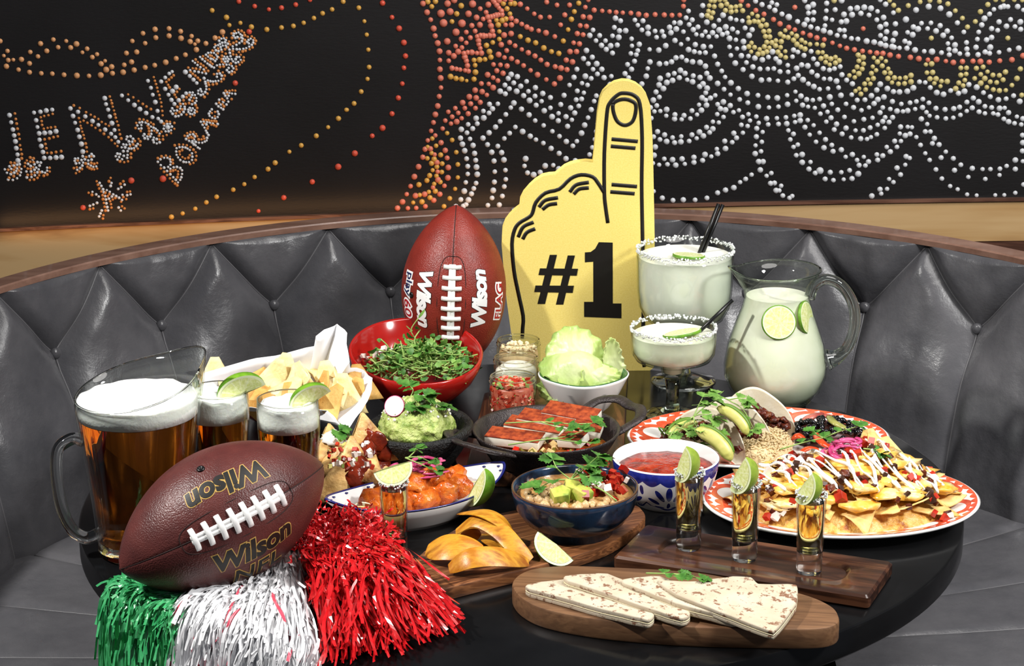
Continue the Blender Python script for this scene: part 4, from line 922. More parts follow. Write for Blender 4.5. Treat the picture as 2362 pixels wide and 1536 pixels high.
# the big one
p = at(1576, 884); p.z = TOP
bigm = thing('margarita_glass', 'large stemmed margarita glass with salted rim, behind the smaller one', 'glass', p, group='margaritas')
HM = .228
bowl_o = [(.013, .085), (.022, .088), (.045, .098), (.064, .112), (.0735, .132), (.0765, .16), (.0775, .2), (.0780, HM)]
bowl_i = [(.0758, HM), (.0753, .2), (.0743, .16), (.0712, .133), (.0620, .1145), (.044, .1008), (.022, .091), (.0, .0885)]
mk('bowl', lathe(bowl_o + bowl_i, 56), GREEN_GLASS, bigm)
mk('stem', lathe([(.014, .012), (.009, .03), (.0095, .06), (.0165, .082), (.0135, .0872), (0, .0872)], 32), THICK_GREEN, bigm)
mk('foot', lathe([(0, .002), (.048, 0), (.053, .003), (.052, .006), (.03, .012), (.014, .018), (0, .019)], 48), THICK_GREEN, bigm)
mk('margarita', lathe([(0, .0892), (.022, .0917), (.0435, .1015), (.0614, .1152), (.0706, .1335), (.0737, .16), (.0747, .2), (.0748, .2145), (.04, .2150), (0, .2155)], 48), MARG2, bigm, flat_angle=45)
salt_rim(bigm, .0770, HM, 330, 3, .007)
lime_wheel('lime slice floating in the large margarita', p + Vector((.004, -.018, .2185)), (math.radians(-6), math.radians(4), 0), .026)
q1 = at_y(1662, 470, p.y + .03)
straw('left one of two black straws in the large margarita', p + Vector((.014, .012, .19)), q1 + Vector((-.003, 0, 0)))
straw('right one of two black straws in the large margarita', p + Vector((.020, .015, .19)), q1 + Vector((.0042, .003, -.002)))
# the small one
p = at(1551, 961); p.z = TOP
sm = thing('margarita_glass', 'small stemmed margarita glass with salted rim in front of the larger one', 'glass', p, group='margaritas')
HS = .146
mk('bowl', lathe([(.012, .062), (.017, .070), (.0195, .082), (.040, .0875), (.058, .094), (.064, .104), (.0655, .12), (.0660, HS), (.0640, HS), (.0635, .12), (.0618, .106), (.056, .0968), (.039, .0906), (.0175, .0858), (.0150, .072), (0, .066)], 52), GREEN_GLASS, sm)
mk('stem', lathe([(.018, .008), (.011, .016), (.0095, .04), (.0125, .0615), (0, .0625)], 28), THICK_GREEN, sm)
mk('foot', lathe([(0, .002), (.040, 0), (.044, .003), (.043, .005), (.02, .0115), (0, .0125)], 44), THICK_GREEN, sm)
mk('margarita', lathe([(0, .0668), (.0145, .0726), (.0169, .0865), (.0386, .0914), (.0555, .0976), (.0612, .107), (.0629, .12), (.0631, .1335), (.03, .134), (0, .1342)], 48), MARG, sm, flat_angle=45)
salt_rim(sm, .0650, HS, 280, 4, .006)
lime_wheel('lime slice lying in the small margarita', p + Vector((.012, -.010, .1375)), (math.radians(-8), math.radians(-10), 0), .030)
q1 = at_y(1690, 692, p.y + .02)
straw('black straw leaning in the small margarita', p + Vector((.022, .004, .118)), q1)

# ================================================================ margarita pitcher
p = at(1786, 925); p.z = TOP
mp_ = thing('glass_pitcher', 'round-bellied glass pitcher of pale lime margarita with curved handle', 'pitcher', p)
PZ = .216
prof = [(.056, .004), (.072, .022), (.0805, .045), (.0812, .062), (.076, .095), (.064, .130), (.0545, .155), (.0510, .172), (.0520, .183), (.0590, .200), (.0670, PZ)]
inn = [(r - .0022, z + (.002 if z < .05 else 0)) for r, z in prof]
SPA = math.radians(186)
fnp = spouted(-.004, .012, PZ, .17)
mk('glass', lathe(prof + inn[::-1], 64, fn=fnp), GREEN_GLASS, mp_)
mk('rim', tube([fnp(.0662, PZ, 2 * PI * i / 72) for i in range(73)], .0016, 6), THICK_GREEN, mp_)
mk('base', lathe([(0, .0005), (.05, 0), (.0575, .004), (.055, .006), (0, .0058)], 48), THICK_GREEN, mp_)
mk('margarita', lathe([(0, .0065)] + [(r - .0003, z + .0004) for r, z in inn[:8]] + [(.0485, .1725), (.0484, .174), (0, .1745)], 56), MARG, mp_, flat_angle=45)
hd = Vector((1, -.10, 0)).normalized()
hh = [hd * .050 + Vector((0, 0, .170)), hd * .056 + Vector((0, 0, .190)), hd * .075 + Vector((0, 0, .201)), hd * .100 + Vector((0, 0, .190)), hd * .118 + Vector((0, 0, .160)), hd * .121 + Vector((0, 0, .125)), hd * .113 + Vector((0, 0, .095)), hd * .098 + Vector((0, 0, .077)), hd * .080 + Vector((0, 0, .070))]
mk('handle', tube(smooth_path(hh, 48), lambda s: .0088 if s < .8 else .0088 + .010 * ((s - .8) / .2) ** 1.5, 14), THICK_GREEN, mp_)
lime_wheel('round lime slice pressed against the front of the margarita pitcher', p + Vector((-.004, -.0565, .146)), (math.radians(72), 0, math.radians(4)), .027)
lime_wheel('lime slice at the right side inside the margarita pitcher', p + Vector((.040, -.036, .148)), (math.radians(78), 0, math.radians(62)), .026)

# ================================================================ shots
def shot(label, p, seed):
    t = thing('shot_glass', label, 'shot glass', p, group='tequila shots with lime')
    H_ = .106
    mk('glass', lathe([(.0162, .028), (.0175, .06), (.0190, H_), (.0177, H_), (.0163, .06), (.0150, .029)], 32), GLASS, t)
    mk('base', lathe([(0, .0008), (.0148, 0), (.0160, .002), (.0163, .0285), (.0150, .0290), (.010, .0262), (0, .0255)], 32), THICK, t, flat_angle=45)
    mk('tequila', lathe([(0, .0262), (.010, .0268), (.0147, .0296), (.0160, .06), (.0172, .094), (0, .094)], 32), TEQUILA, t, flat_angle=40)
    salt_rim(t, .0184, H_ - .001, 100, seed, .005)
    return t
# ================================================================ pattern materials for painted pottery
def plate_mat(name, a, b_, red=(196, 66, 40), white=(236, 234, 230)):
    """white glazed oval plate with red scalloped edge and loops on the lip (x/a, y/b)"""
    m, nt, b = new_mat(name); setp(b, .12, coat=.3)
    x, y, z = sep(nt, coords(nt))
    X_ = x / a; Y_ = y / b_
    rad = (X_ * X_ + Y_ * Y_).sqrt(); ang = Y_.op('ARCTAN2', X_)
    sc = ((ang * 26).sin().abs()).pow(.7)
    band = rad.gt(.945 - sc * .035 + .02) * rad.lt(.985)
    n = 10 / (2 * PI)
    lx = ((ang * n).fract() - .5) * 1.0; ly = (rad - .80) * 6.0
    e1 = (lx * lx * 5.0 + ly * ly).sqrt()
    loop = e1.lt(.95) * e1.gt(.62) * rad.lt(.935)
    lx2 = ((ang * n + .5).fract() - .5); e2 = (lx2 * lx2 * 40.0 + (rad - .86) * (rad - .86) * 300.0).sqrt()
    bud = e2.lt(.85)
    ring = rad.gt(.655) * rad.lt(.675)
    f = band.mx(loop).mx(bud).mx(ring) * rad.gt(.64) * z.gt(.0085)
    nz = X(nt, noise_tex(nt, coords(nt), 120, 2))
    rc = ramp(nt, nz.k, [(.3, lin(red)), (.7, lin((212, 96, 60)))])
    nt.links.new(mixc(nt, f, lin(white), rc), b.inputs['Base Color']); return m
def bowl_blue_mat():
    m, nt, b = new_mat('blue_talavera'); setp(b, .1, coat=.4)
    x, y, z = sep(nt, coords(nt))
    ang = y.op('ARCTAN2', x); rad = (x * x + y * y).sqrt()
    h = z / .066
    edge = h.gt(.80 - ((ang * 9).sin().abs()) * .10) * h.lt(.985)
    n = 6 / (2 * PI)
    f_ = (ang * n).fract() - .5
    res = edge
    for k, (cx, cy, rot, ln, wd) in enumerate(((0, .52, 0, .17, .06), (.17, .48, .5, .16, .05), (-.17, .48, -.5, .16, .05), (.30, .34, .95, .13, .045), (-.30, .34, -.95, .13, .045), (.44, .60, 0, .11, .04), (0, .20, 0, .10, .04), (.2, .16, 1.2, .12, .035), (-.2, .16, -1.2, .12, .035))):
        dx = f_ * .95 - cx; dy = h - cy
        c_, s_ = math.cos(rot), math.sin(rot)
        u = dx * c_ - dy * s_; v = dx * s_ + dy * c_
        res = res.mx(((u * u) / (wd * wd) + (v * v) / (ln * ln)).lt(1.0))
    line = ((h - .06 - f_ * f_ * .9).abs()).lt(.018)
    res = res.mx(line) * (rad.gt(.03)) * h.gt(.02)
    out_ = rad.gt(.035 + 0.0)
    nz = X(nt, noise_tex(nt, coords(nt), 90, 2))
    bc = ramp(nt, nz.k, [(.3, lin((22, 26, 96))), (.7, lin((40, 50, 142)))])
    nt.links.new(mixc(nt, res, lin((236, 236, 236)), bc), b.inputs['Base Color']); return m
WHITE_GLAZE = plain('white_glaze', (234, 233, 230), .12, coat=.4)
BLUE_LINE = plain('blue_glaze_line', (34, 38, 104), .15, coat=.3)
GREEN_LINE = plain('green_glaze', (38, 92, 40), .15, coat=.3)

# ================================================================ red salad bowl
RED_GLAZE = plain('red_glaze', (150, 22, 18), .14, (170, 30, 24), 18, coat=.5)
p = at(962, 930); p.z = TOP
rb = thing('salad_bowl', 'deep red glazed bowl with slanted rim holding pea shoot salad', 'bowl', p)
TD = math.radians(105)
def slant(r, z, a):
    k = max(0, (z - .012) / .075); tl = math.cos(a - TD)
    return (r * math.cos(a), r * math.sin(a), z + .023 * k * tl)
mk('bowl', lathe([(0, .003), (.042, 0), (.048, .004), (.068, .018), (.090, .044), (.102, .068), (.1060, .0865), (.1035, .0890), (.1005, .0865), (.096, .068), (.084, .048), (.062, .022), (.03, .012), (0, .010)], 72, fn=slant), RED_GLAZE, rb)
PICO_RED = plain('diced_tomato', (156, 30, 18), .25, (186, 58, 36), 60)
PICO_WHITE = plain('diced_onion', (228, 214, 204), .35)
PICO_PALE = plain('diced_pale_tomato', (214, 140, 116), .3)
PICO_GREEN = plain('diced_green', (96, 132, 50), .4, (150, 172, 90), 60)
def bits(name, n, fn, mats, seed, size=(.003, .0055), parent=None, cube=True, weights=None):
    """a heap of small diced bits as one stuff mesh"""
    rr = random.Random(seed); mb = MB()
    for i in range(n):
        c = fn(rr); s = rr.uniform(*size)
        mk_ = rr.choices(range(len(mats)), weights)[0] if weights else rr.randrange(len(mats))
        if cube:
            V, Fc = box(0, 0, 0, s, s * rr.uniform(.7, 1.2), s * rr.uniform(.5, 1))
            mb.add((V, Fc), mk_, xf(c, (rr.uniform(0, 3), rr.uniform(0, 3), rr.uniform(0, 3))))
        else: mb.add(blob(c, s * .6, 1, .4, 2, i), mk_)
    o = mb.build(name, mats, parent, smooth=not cube, fix=False); o['kind'] = 'stuff'; return o
o = bits('pico_bits', 70, lambda r: (-.045 + r.gauss(0, .018), .035 + r.gauss(0, .015), .066 + r.uniform(-.006, .012)), [PICO_RED, PICO_WHITE, PICO_GREEN], 5, (.005, .009), weights=(3, 4, 1))
o.location = p; tag(o, 'diced tomato and onion at the back of the red bowl', 'salsa')
mb = MB(); rr = random.Random(11)
for i in range(210):
    a = rr.uniform(0, 2 * PI); q = rr.random() ** .6 * .070; hgt = .058 + .032 * (1 - (q / .074) ** 2)
    c = Vector((.012 + q * math.cos(a), -.012 + q * math.sin(a) * .9, hgt + rr.uniform(-.008, .006)))
    d = Vector((rr.uniform(-1, 1), rr.uniform(-1, 1), rr.uniform(-.25, .35))).normalized(); sd = Vector((rr.uniform(-1, 1), rr.uniform(-1, 1), .2))
    L_ = rr.uniform(.018, .035)
    path = smooth_path([c - d * L_, c + sd * .006, c + d * L_ * .6, c + d * L_ + sd * .008], 9)
    mb.add(tube(path, .0012, 4), 0)
    for kx in range(2):
        e = path[-1] if kx == 0 else path[rr.randrange(3, 8)]
        V, Fc = leaf_shape(rr.uniform(.008, .013), i * 2 + kx)
        # plain oval leaf
        Lf = rr.uniform(.010, .017); V = [(0, 0, 0)]; n = 8
        V = [(Lf * .5 + Lf * .5 * math.cos(2 * PI * j / n), Lf * .32 * math.sin(2 * PI * j / n), .12 * Lf * math.cos(4 * PI * j / n)) for j in range(n)] + [(Lf * .5, 0, -.1 * Lf)]
        Fc = [(n, j, (j + 1) % n) for j in range(n)]
        mb.add((V, Fc), 1 if rr.random() < .55 else 2, xf(e, (rr.uniform(-1, 1), rr.uniform(-.9, .5), rr.uniform(0, 6.3))))
tall = smooth_path([(-.01, .02, .07), (.0, .022, .095), (-.008, .02, .115), (.004, .02, .135)], 14)
mb.add(tube(tall, .0009, 4), 0)
for j, (q, s) in enumerate(((12, .018), (8, .012), (8, .012))):
    V = [(s * .5 + s * .5 * math.cos(2 * PI * k2 / 8), s * .25 * math.sin(2 * PI * k2 / 8), 0) for k2 in range(8)]
    mb.add((V, [tuple(range(8))]), 2, xf(tall[q], (.4, -.9 + j * .4, j * 2.4)))
o = mb.build('pea_shoots', [STEM, LEAF, LEAF2], None, fix=False); o.location = p
tag(o, 'tangle of green pea shoots heaped in the red bowl', 'greens', kind='stuff')

# ================================================================ chip bowl with paper and chips
p = at(655, 962); p.z = TOP
cb = thing('chip_bowl', 'dark red bowl under the white paper with tortilla chips', 'bowl', p)
mk('bowl', lathe([(0, .003), (.045, 0), (.052, .004), (.078, .022), (.098, .046), (.106, .062), (.1035, .064), (.095, .048), (.074, .026), (.03, .012), (0, .011)], 60), RED_GLAZE, cb)
edge_px = [(470, 866, .098), (520, 846, .106), (590, 832, .112), (650, 818, .116), (727, 803, .122), (731, 776, .140), (757, 762, .148), (779, 748, .154), (799, 772, .146), (797, 795, .134), (803, 838, .110), (806, 852, .098), (840, 856, .090), (860, 874, .084), (858, 900, .075), (836, 950, .062), (808, 988, .048), (782, 978, .050), (757, 948, .056), (700, 934, .060), (640, 938, .062), (590, 946, .062), (540, 940, .066), (490, 920, .078), (466, 892, .090)]
edge = [at(u, v, h) - p for u, v, h in edge_px]
nE = len(edge)
def paper_pt(u, v):
    f = u * nE; i = int(f) % nE; t = f - int(f)
    e = edge[i].lerp(edge[(i + 1) % nE], t)
    c = Vector((0, 0, .014)); mid = Vector((e.x * .62, e.y * .62, .030)); 
    a = c.lerp(mid, v); b2 = mid.lerp(e, v); q = a.lerp(b2, v ** 1.15)
    w_ = .004 * noise.noise(Vector((q.x * 22, q.y * 22, v * 2))) * v
    fold = .004 * abs(((u * 13) % 1) - .5) * v * 2
    return (q.x + w_, q.y + w_, q.z + fold)
PAPER = plain('white_deli_paper', (240, 240, 242), .6, bmp=(30, .25, .004))
V, Fc = grid(paper_pt, 100, 14, wrap=True)
pl = mk('paper_liner', (V, Fc), PAPER, fix=False, flat_angle=35)
sd = pl.modifiers.new('thickness', 'SOLIDIFY'); sd.thickness = .0005; sd.offset = -1
pl.location = p; tag(pl, 'crumpled white paper lining the chip bowl', 'paper')
CHIP = plain('tortilla_chip', (228, 202, 134), .6, (240, 222, 168), 45, bmp=(220, .5, .002))
CHIP2 = plain('toasted_tortilla_chip', (196, 142, 66), .6, (222, 178, 100), 45, bmp=(220, .5, .002))
def chip_mesh(seed, s=.034):
    rr = random.Random(seed); k1 = rr.uniform(-14, 14); k2 = rr.uniform(-9, 9)
    def pt(u, v):
        x = (v - .5) * 2 * s * (1 - u * .80); y = (u - .40) * s * 1.5
        return (x, y, k1 * x * x + k2 * y * y + .002 * noise.noise(Vector((x * 90, y * 90, seed))))
    return sheet(pt, 7, 7, .0016)
rr = random.Random(21)
ORD = ['first', 'second', 'third', 'fourth', 'fifth', 'sixth', 'seventh', 'eighth', 'ninth', 'tenth', 'eleventh', 'twelfth', 'thirteenth']
chip_px = [(655, 858, .105, 0), (634, 872, .10, 0), (690, 880, .098, 0), (657, 905, .090, 0), (620, 905, .085, 1), (700, 905, .088, 0), (590, 890, .090, 1), (530, 880, .092, 0), (755, 880, .090, 0), (775, 895, .088, 0), (800, 890, .085, 0), (830, 890, .082, 1), (760, 925, .078, 1), (790, 915, .076, 0), (570, 915, .082, 1), (720, 860, .095, 0), (680, 925, .078, 1), (498, 868, .094, 0), (640, 935, .076, 1), (740, 900, .082, 1), (815, 912, .074, 1)]
for i, (u, v, h, toast) in enumerate(chip_px):
    q = at(u, v, h - .012)
    o = mk('tortilla_chip', chip_mesh(i, rr.uniform(.031, .040)), CHIP2 if toast else CHIP)
    o.location = q; o.rotation_euler = (rr.uniform(.5, 1.3), rr.uniform(-.5, .5), rr.uniform(-1.2, 1.2))
    k2 = sorted(q_[0] for q_ in chip_px if q_[3] == toast).index(u)
    tag(o, '%s chip, %s from the left in the paper-lined bowl' % ('toasted golden tortilla' if toast else 'pale tortilla', ORD[k2]), 'chip', 'chips in the paper-lined bowl')

# ================================================================ the long dark board with skillet, jars and lettuce
DARK_WOOD = wood('dark_walnut', [(.2, (44, 24, 14)), (.5, (72, 42, 24)), (.85, (104, 66, 38))], 'y', 7, 22, .4, .15)
q = [at(1117, 905, .022), at(1070, 1092, .022), at(1436, 1086, .022), at(1449, 850, .022)]
cx = sum(a.x for a in q) / 4; cy = sum(a.y for a in q) / 4
bd = mk('serving_board', prism([(a.x - cx, a.y - cy) for a in q], 0, .022, .003), DARK_WOOD, flat_angle=30)
bd.location = (cx, cy, TOP); tag(bd, 'long dark wooden board under the iron skillet and jars', 'board')

def jar(label, p, fill, seed):
    t = thing('glass_jar', label, 'jar', p, group='small canning jars')
    gl = mk('glass', lathe([(.030, .002), (.034, .006), (.0352, .02), (.0355, .040), (.0350, .044), (.0352, .047), (.0352, .050), (.0342, .0515), (.0346, .056), (.0346, .062), (.0330, .0635), (.0315, .062), (.0315, .052), (.0325, .046), (.0330, .038), (.0328, .02), (.030, .007), (0, .005)], 48), GLASS, t)
    mk('base', lathe([(0, .0005), (.029, 0), (.0305, .002), (.0295, .0045), (0, .0045)], 40), THICK, t)
    mk('rim', tube([(.0331 * math.cos(2 * PI * i / 48), .0331 * math.sin(2 * PI * i / 48), .0632) for i in range(49)], .0011, 6), THICK, gl)
    mk('screw_thread', tube([(.0350 * math.cos(2 * PI * i / 48), .0350 * math.sin(2 * PI * i / 48), .0545 + .004 * i / 72) for i in range(73)], .0009, 5), THICK, gl)
    if fill == 'pico':
        mk('filling', lathe([(0, .0055), (.0295, .0072), (.0322, .02), (.0324, .038), (.0318, .046), (.0306, .0505), (0, .0530)], 36), plain('pico_mass', (176, 58, 40), .35, (214, 120, 96), 90), t)
        bits('diced_pieces', 260, lambda r: (lambda a, z: (.0300 * math.cos(a), .0300 * math.sin(a), z))(r.uniform(0, 6.3), r.uniform(.012, .045)), [PICO_RED, PICO_PALE, PICO_GREEN], 7, (.004, .0065), t, weights=(6, 3, 1))
        bits('diced_topping', 90, lambda r: (lambda a, q_: (q_ * math.cos(a), q_ * math.sin(a), .0525))(r.uniform(0, 6.3), .029 * r.random() ** .5), [PICO_RED, PICO_PALE, PICO_GREEN], 8, (.0045, .007), t, weights=(6, 3, 1))
    elif fill == 'crema':
        def sw(r, z, a):
            k = .003 * math.sin(a * 2 + r * 160) * (r / .03) if z > .045 else 0
            return (r * math.cos(a), r * math.sin(a), z + k)
        mk('filling', lathe([(0, .0055), (.0295, .0072), (.0322, .02), (.0324, .038), (.0316, .046), (.027, .0475), (.015, .0500), (.006, .0530), (0, .0570)], 40, fn=sw), plain('crema', (236, 230, 216), .35, sss=.2), t)
    else:
        mk('filling', lathe([(0, .0055), (.0295, .0072), (.0322, .02), (.0324, .036), (.0312, .044), (0, .046)], 36), plain('peanut_mass', (176, 140, 96), .6, (206, 172, 124), 120), t)
        bits('chopped_nuts', 110, lambda r: (lambda a, q_: (q_ * math.cos(a), q_ * math.sin(a), .047 + r.uniform(0, .006)))(r.uniform(0, 6.3), .028 * r.random() ** .5), [plain('chopped_peanut', (222, 196, 152), .6, (236, 216, 180), 80)], 9, (.004, .007), t, cube=False)
for lab, u, v, fl in (('glass jar of chopped nuts, farthest back in the row of jars', 1196, 784, 'nuts'), ('glass jar of white cream between the nut jar and the tomato jar', 1190, 824, 'crema'), ('glass jar of diced tomato salsa behind the iron skillet', 1182, 868, 'pico')):
    c = at(u, v, .022 + .0633); c.z = TOP + .0222; jar(lab, c, fl, 3)

# lettuce bowl
c = at(1346, 862, .022 + .062); c.z = TOP + .0222
lb = thing('lettuce_bowl', 'white bowl with green inner rim holding lettuce cups', 'bowl', c)
def squar(r, z, a):
    k = 1 + .03 * math.cos(4 * a) * (z / .062)
    return (r * k * math.cos(a), r * k * math.sin(a), z)
m, nt, b = new_mat('fluted_white'); setp(b, .12, coat=.4)
x, y, z = sep(nt, coords(nt)); ang = y.op('ARCTAN2', x)
st = ((ang * 7 + z * 60).sin()).pow(9.0).clamp() * z.lt(.045)
nt.links.new(mixc(nt, st * .6, lin((236, 235, 232)), lin((120, 120, 122))), b.inputs['Base Color'])
bw = mk('bowl', lathe([(0, .002), (.026, 0), (.030, .003), (.040, .012), (.055, .034), (.066, .058), (.0675, .062), (.0655, .0625), (.063, .057), (.052, .036), (.036, .014), (0, .008)], 60, fn=squar), m, lb)
mk('green_band', lathe([(.0654, .0629), (.0628, .0573), (.0560, .0440), (.0555, .0445), (.0620, .0580), (.0642, .0636)], 60, close=True, fn=squar), GREEN_LINE, bw)
m, nt, b = new_mat('lettuce'); setp(b, .38, sss=.15)
co = coords(nt); x, y, z = sep(nt, co)
v = (x * x + y * y).sqrt() * 15.0 + X(nt, noise_tex(nt, co, 28, 4, .6, (1, .35, 1))) * .9 - .55
nt.links.new(ramp(nt, v.k, [(.1, lin((206, 214, 160))), (.5, lin((176, 198, 112))), (.95, lin((112, 154, 54)))]), b.inputs['Base Color'])
bump(nt, b, noise_tex(nt, co, 60, 3, .5, (1, .4, 1)), .5, .004); LETTUCE = m
def lettuce(label, loc, rot, w_, h_, cup, seed):
    """shell of an iceberg leaf: a cap that bulges by cup, with a crimped edge"""
    rim_n = 11 + seed
    def pt(u, v):
        a = 2 * PI * u; q = v
        rf = max(0, q - .80) / .20
        k = 1 + .07 * math.sin(2 * a + seed) + .05 * math.sin(3 * a + seed * 2)
        x = w_ * q * k * math.cos(a); y = h_ * q * k * math.sin(a)
        z = cup * math.cos(q * 1.45) + rf * (.0035 * math.sin(a * rim_n + seed) + .0022 * math.sin(a * (rim_n * 2 + 3)))
        z += .0030 * noise.noise(Vector((x * 45, y * 45, seed))) + .0012 * noise.noise(Vector((x * 140, y * 140, seed)))
        return (x + rf * .0013 * math.cos(a * rim_n), y + rf * .0013 * math.sin(a * (rim_n + 2)), z)
    V, Fc = grid(pt, 72, 20, wrap=True)
    o = mk('lettuce_leaf', (V, Fc), LETTUCE, fix=False)
    md = o.modifiers.new('thickness', 'SOLIDIFY'); md.thickness = .0007; md.offset = 0
    o.location = loc; o.rotation_euler = rot; return tag(o, label, 'lettuce', 'lettuce cups')
lettuce('ruffled green lettuce leaf standing highest at the back of its bowl', c + Vector((-.014, .034, .078)), (math.radians(68), math.radians(2), math.radians(2)), .044, .050, .020, 1)
lettuce('broad pale lettuce leaf across the middle of its bowl', c + Vector((-.008, .006, .060)), (math.radians(28), math.radians(8), math.radians(-12)), .056, .044, .034, 2)
lettuce('lettuce leaf curling over the left side of its bowl', c + Vector((-.036, -.008, .056)), (math.radians(30), math.radians(-48), math.radians(0)), .040, .044, -.018, 3)
lettuce('lettuce cup opening at the front of its bowl', c + Vector((.004, -.022, .058)), (math.radians(36), math.radians(4), math.radians(4)), .048, .030, -.026, 4)
lettuce('small folded lettuce leaf upright at the right of its bowl', c + Vector((.048, .010, .074)), (math.radians(74), math.radians(0), math.radians(35)), .022, .036, -.014, 5)
lettuce('pale lettuce edge folded over the front cup in its bowl', c + Vector((.010, -.010, .062)), (math.radians(50), math.radians(6), math.radians(-8)), .046, .020, .016, 6)

# cast iron skillet
IRON = plain('cast_iron', (50, 44, 44), .38, (66, 58, 57), 60, bmp=(330, .8, .002), metal=.35)
c = at(1260, 988, .022 + .046); c.z = TOP + .0222
sk = thing('skillet', 'black cast iron skillet with two loop handles on the long board', 'skillet', c)
mk('pan', lathe([(0, .002), (.074, 0), (.080, .003), (.092, .022), (.0955, .026), (.103, .040), (.1065, .045), (.1055, .047), (.1015, .045), (.094, .028), (.082, .010), (0, .007)], 72), IRON, sk)
for dg in (212, 32):
    a0 = math.radians(dg)
    pts = []
    for da, r, z in ((-30, .101, .037), (-27, .114, .042), (-22, .136, .051), (-11, .147, .056), (0, .146, .053), (11, .147, .056), (22, .136, .051), (27, .114, .042), (30, .101, .037)):
        a = a0 + math.radians(da); pts.append((r * math.cos(a), r * math.sin(a), z))
    mk('handle', tube(smooth_path(pts, 48), .0088, 10, flat=.45, up=(0, 0, 1)), IRON, sk)
STEW = plain('pepper_stew', (120, 52, 20), .3, (176, 92, 34), 50, bmp=(140, .8, .004), c3=(190, 120, 50))
mk('vegetable_bed', lathe([(0, .0085), (.081, .0112), (.087, .0195), (.06, .0235), (0, .0250)], 40, fn=lambda r, z, a: (r * math.cos(a), r * math.sin(a), z + (.003 * noise.noise(Vector((r * 70 * math.cos(a), r * 70 * math.sin(a), 0))) if z > .018 else 0))), STEW, sk)
o = bits('pepper_bits', 90, lambda r: (lambda a, q_: (q_ * math.cos(a), q_ * math.sin(a), .026))(r.uniform(0, 6.3), .078 * r.random() ** .5), [plain('red_pepper', (186, 34, 20), .2), plain('pale_onion_cooked', (214, 180, 120), .3), plain('green_pepper_cooked', (120, 112, 40), .3)], 12, (.006, .012), sk)
CHEESE = plain('white_cheese', (238, 232, 216), .5, bmp=(160, .3, .001))
SPICE = plain('red_spice_crust', (112, 30, 10), .6, (176, 76, 34), 110, bmp=(380, .7, .0012))
def cheese_slice(label, u, v, h, L_, W_, T_, rz, tx, ty):
    q_ = at(u, v, h)
    t = thing('cheese_slice', label, 'cheese', q_, rot=(tx, ty, rz), group='seared cheese slices in the skillet')
    mk('cheese', box(0, 0, 0, L_, W_, T_, .0015), CHEESE, t, flat_angle=40)
    mk('spice_crust', box(0, 0, T_ / 2 + .0004, L_ * 1.005, W_ * 1.005, .0016, .0005), SPICE, t, flat_angle=40)
for lab, u, v, h, L_, W_, rz, tx, ty in (('front left spiced cheese slice in the skillet', 1188, 1012, .058, .080, .034, -.34, .12, .02), ('second spiced cheese slice from the front left in the skillet', 1235, 988, .062, .085, .034, -.38, .14, .04),
        ('third spiced cheese slice in the middle of the skillet', 1262, 972, .068, .082, .034, -.40, .16, .04), ('farthest spiced cheese slice at the back of the skillet', 1318, 957, .074, .080, .036, -.42, .20, .05), ('spiced cheese slice at the right, under the cilantro leaves', 1356, 990, .066, .040, .036, -.2, .1, .12), ('small spiced cheese piece at the front right of the skillet', 1322, 1014, .060, .036, .03, -.5, .12, -.1)):
    cheese_slice(lab, u, v, h, L_, W_, .013, rz, tx, ty)
b0 = at(1165, 976, .082)
sprig('long cilantro sprig lying across the back of the cheese slices', b0, [[(0, 0, 0), (.05, -.004, .003), (.09, -.014, .003), (.125, -.010, .002)], [(.05, -.004, .003), (.07, -.022, .002), (.088, -.030, .0)]], .020, seed=5)
b0 = at(1172, 1026, .076)
sprig('cilantro sprig lying across the front of the cheese slices', b0, [[(0, 0, 0), (.04, .006, .004), (.08, .018, .005), (.105, .045, .004)], [(.06, .012, .005), (.085, .008, .002), (.115, .012, -.002)]], .018, seed=6)

# ================================================================ molcajete
STONE = plain('black_lava_stone', (9, 9, 9), .5, (20, 20, 20), 120, bmp=(260, 1.0, .004))
c = at(967, 982, .080); c.z = TOP
mo = thing('stone_mortar', 'black volcanic stone mortar on three stubby legs', 'mortar', c)
def rough(r, z, a):
    k = 1 + .012 * noise.noise(Vector((math.cos(a) * 3, math.sin(a) * 3, z * 60)))
    return (r * k * math.cos(a), r * k * math.sin(a), z + .004 * math.sin(a + .6) * (z / .08))
mk('bowl', lathe([(0, .018), (.034, .019), (.048, .026), (.062, .046), (.072, .066), (.0768, .078), (.073, .083), (.063, .080), (.053, .058), (.03, .042), (0, .038)], 60, fn=rough), STONE, mo)
for q_ in (30, 150, 270):
    a = math.radians(q_)
    mk('leg', tube([(.036 * math.cos(a), .036 * math.sin(a), .034), (.044 * math.cos(a), .044 * math.sin(a), .012), (.046 * math.cos(a), .046 * math.sin(a), .0)], lambda s: .017 - .006 * s, 12), STONE, mo)
GUAC = plain('guacamole', (120, 146, 58), .38, (176, 192, 106), 75, bmp=(130, 1.0, .005), c3=(196, 206, 132))
V, Fc = ico(5); W = []
for q_ in V:
    k = 1 + .10 * noise.noise(q_ * 2.2) + .06 * noise.noise(q_ * 6) + .03 * noise.noise(q_ * 14)
    r_ = .0535 if q_.z > 0 else .050
    z_ = q_.z * (.051 if q_.z > 0 else .022) * k
    W.append((q_.x * r_ * k - .004, q_.y * r_ * k, .072 + z_))
gu = mk('guacamole', (W, Fc), GUAC, fix=False); gu.location = c
tag(gu, 'mound of chunky green guacamole in the stone mortar', 'guacamole')
o = bits('cheese_crumbs', 110, lambda r: (lambda a, q_: (q_ * math.cos(a) - .004, q_ * math.sin(a), .074 + .0475 * max(0, 1 - (q_ / .057) ** 2) ** .5))(r.uniform(0, 6.3), .05 * r.random() ** .6), [plain('cheese_crumb', (240, 238, 228), .6)], 14, (.002, .0045), None, cube=False)
o.location = c; tag(o, 'white cheese crumbs sprinkled on the guacamole', 'cheese')
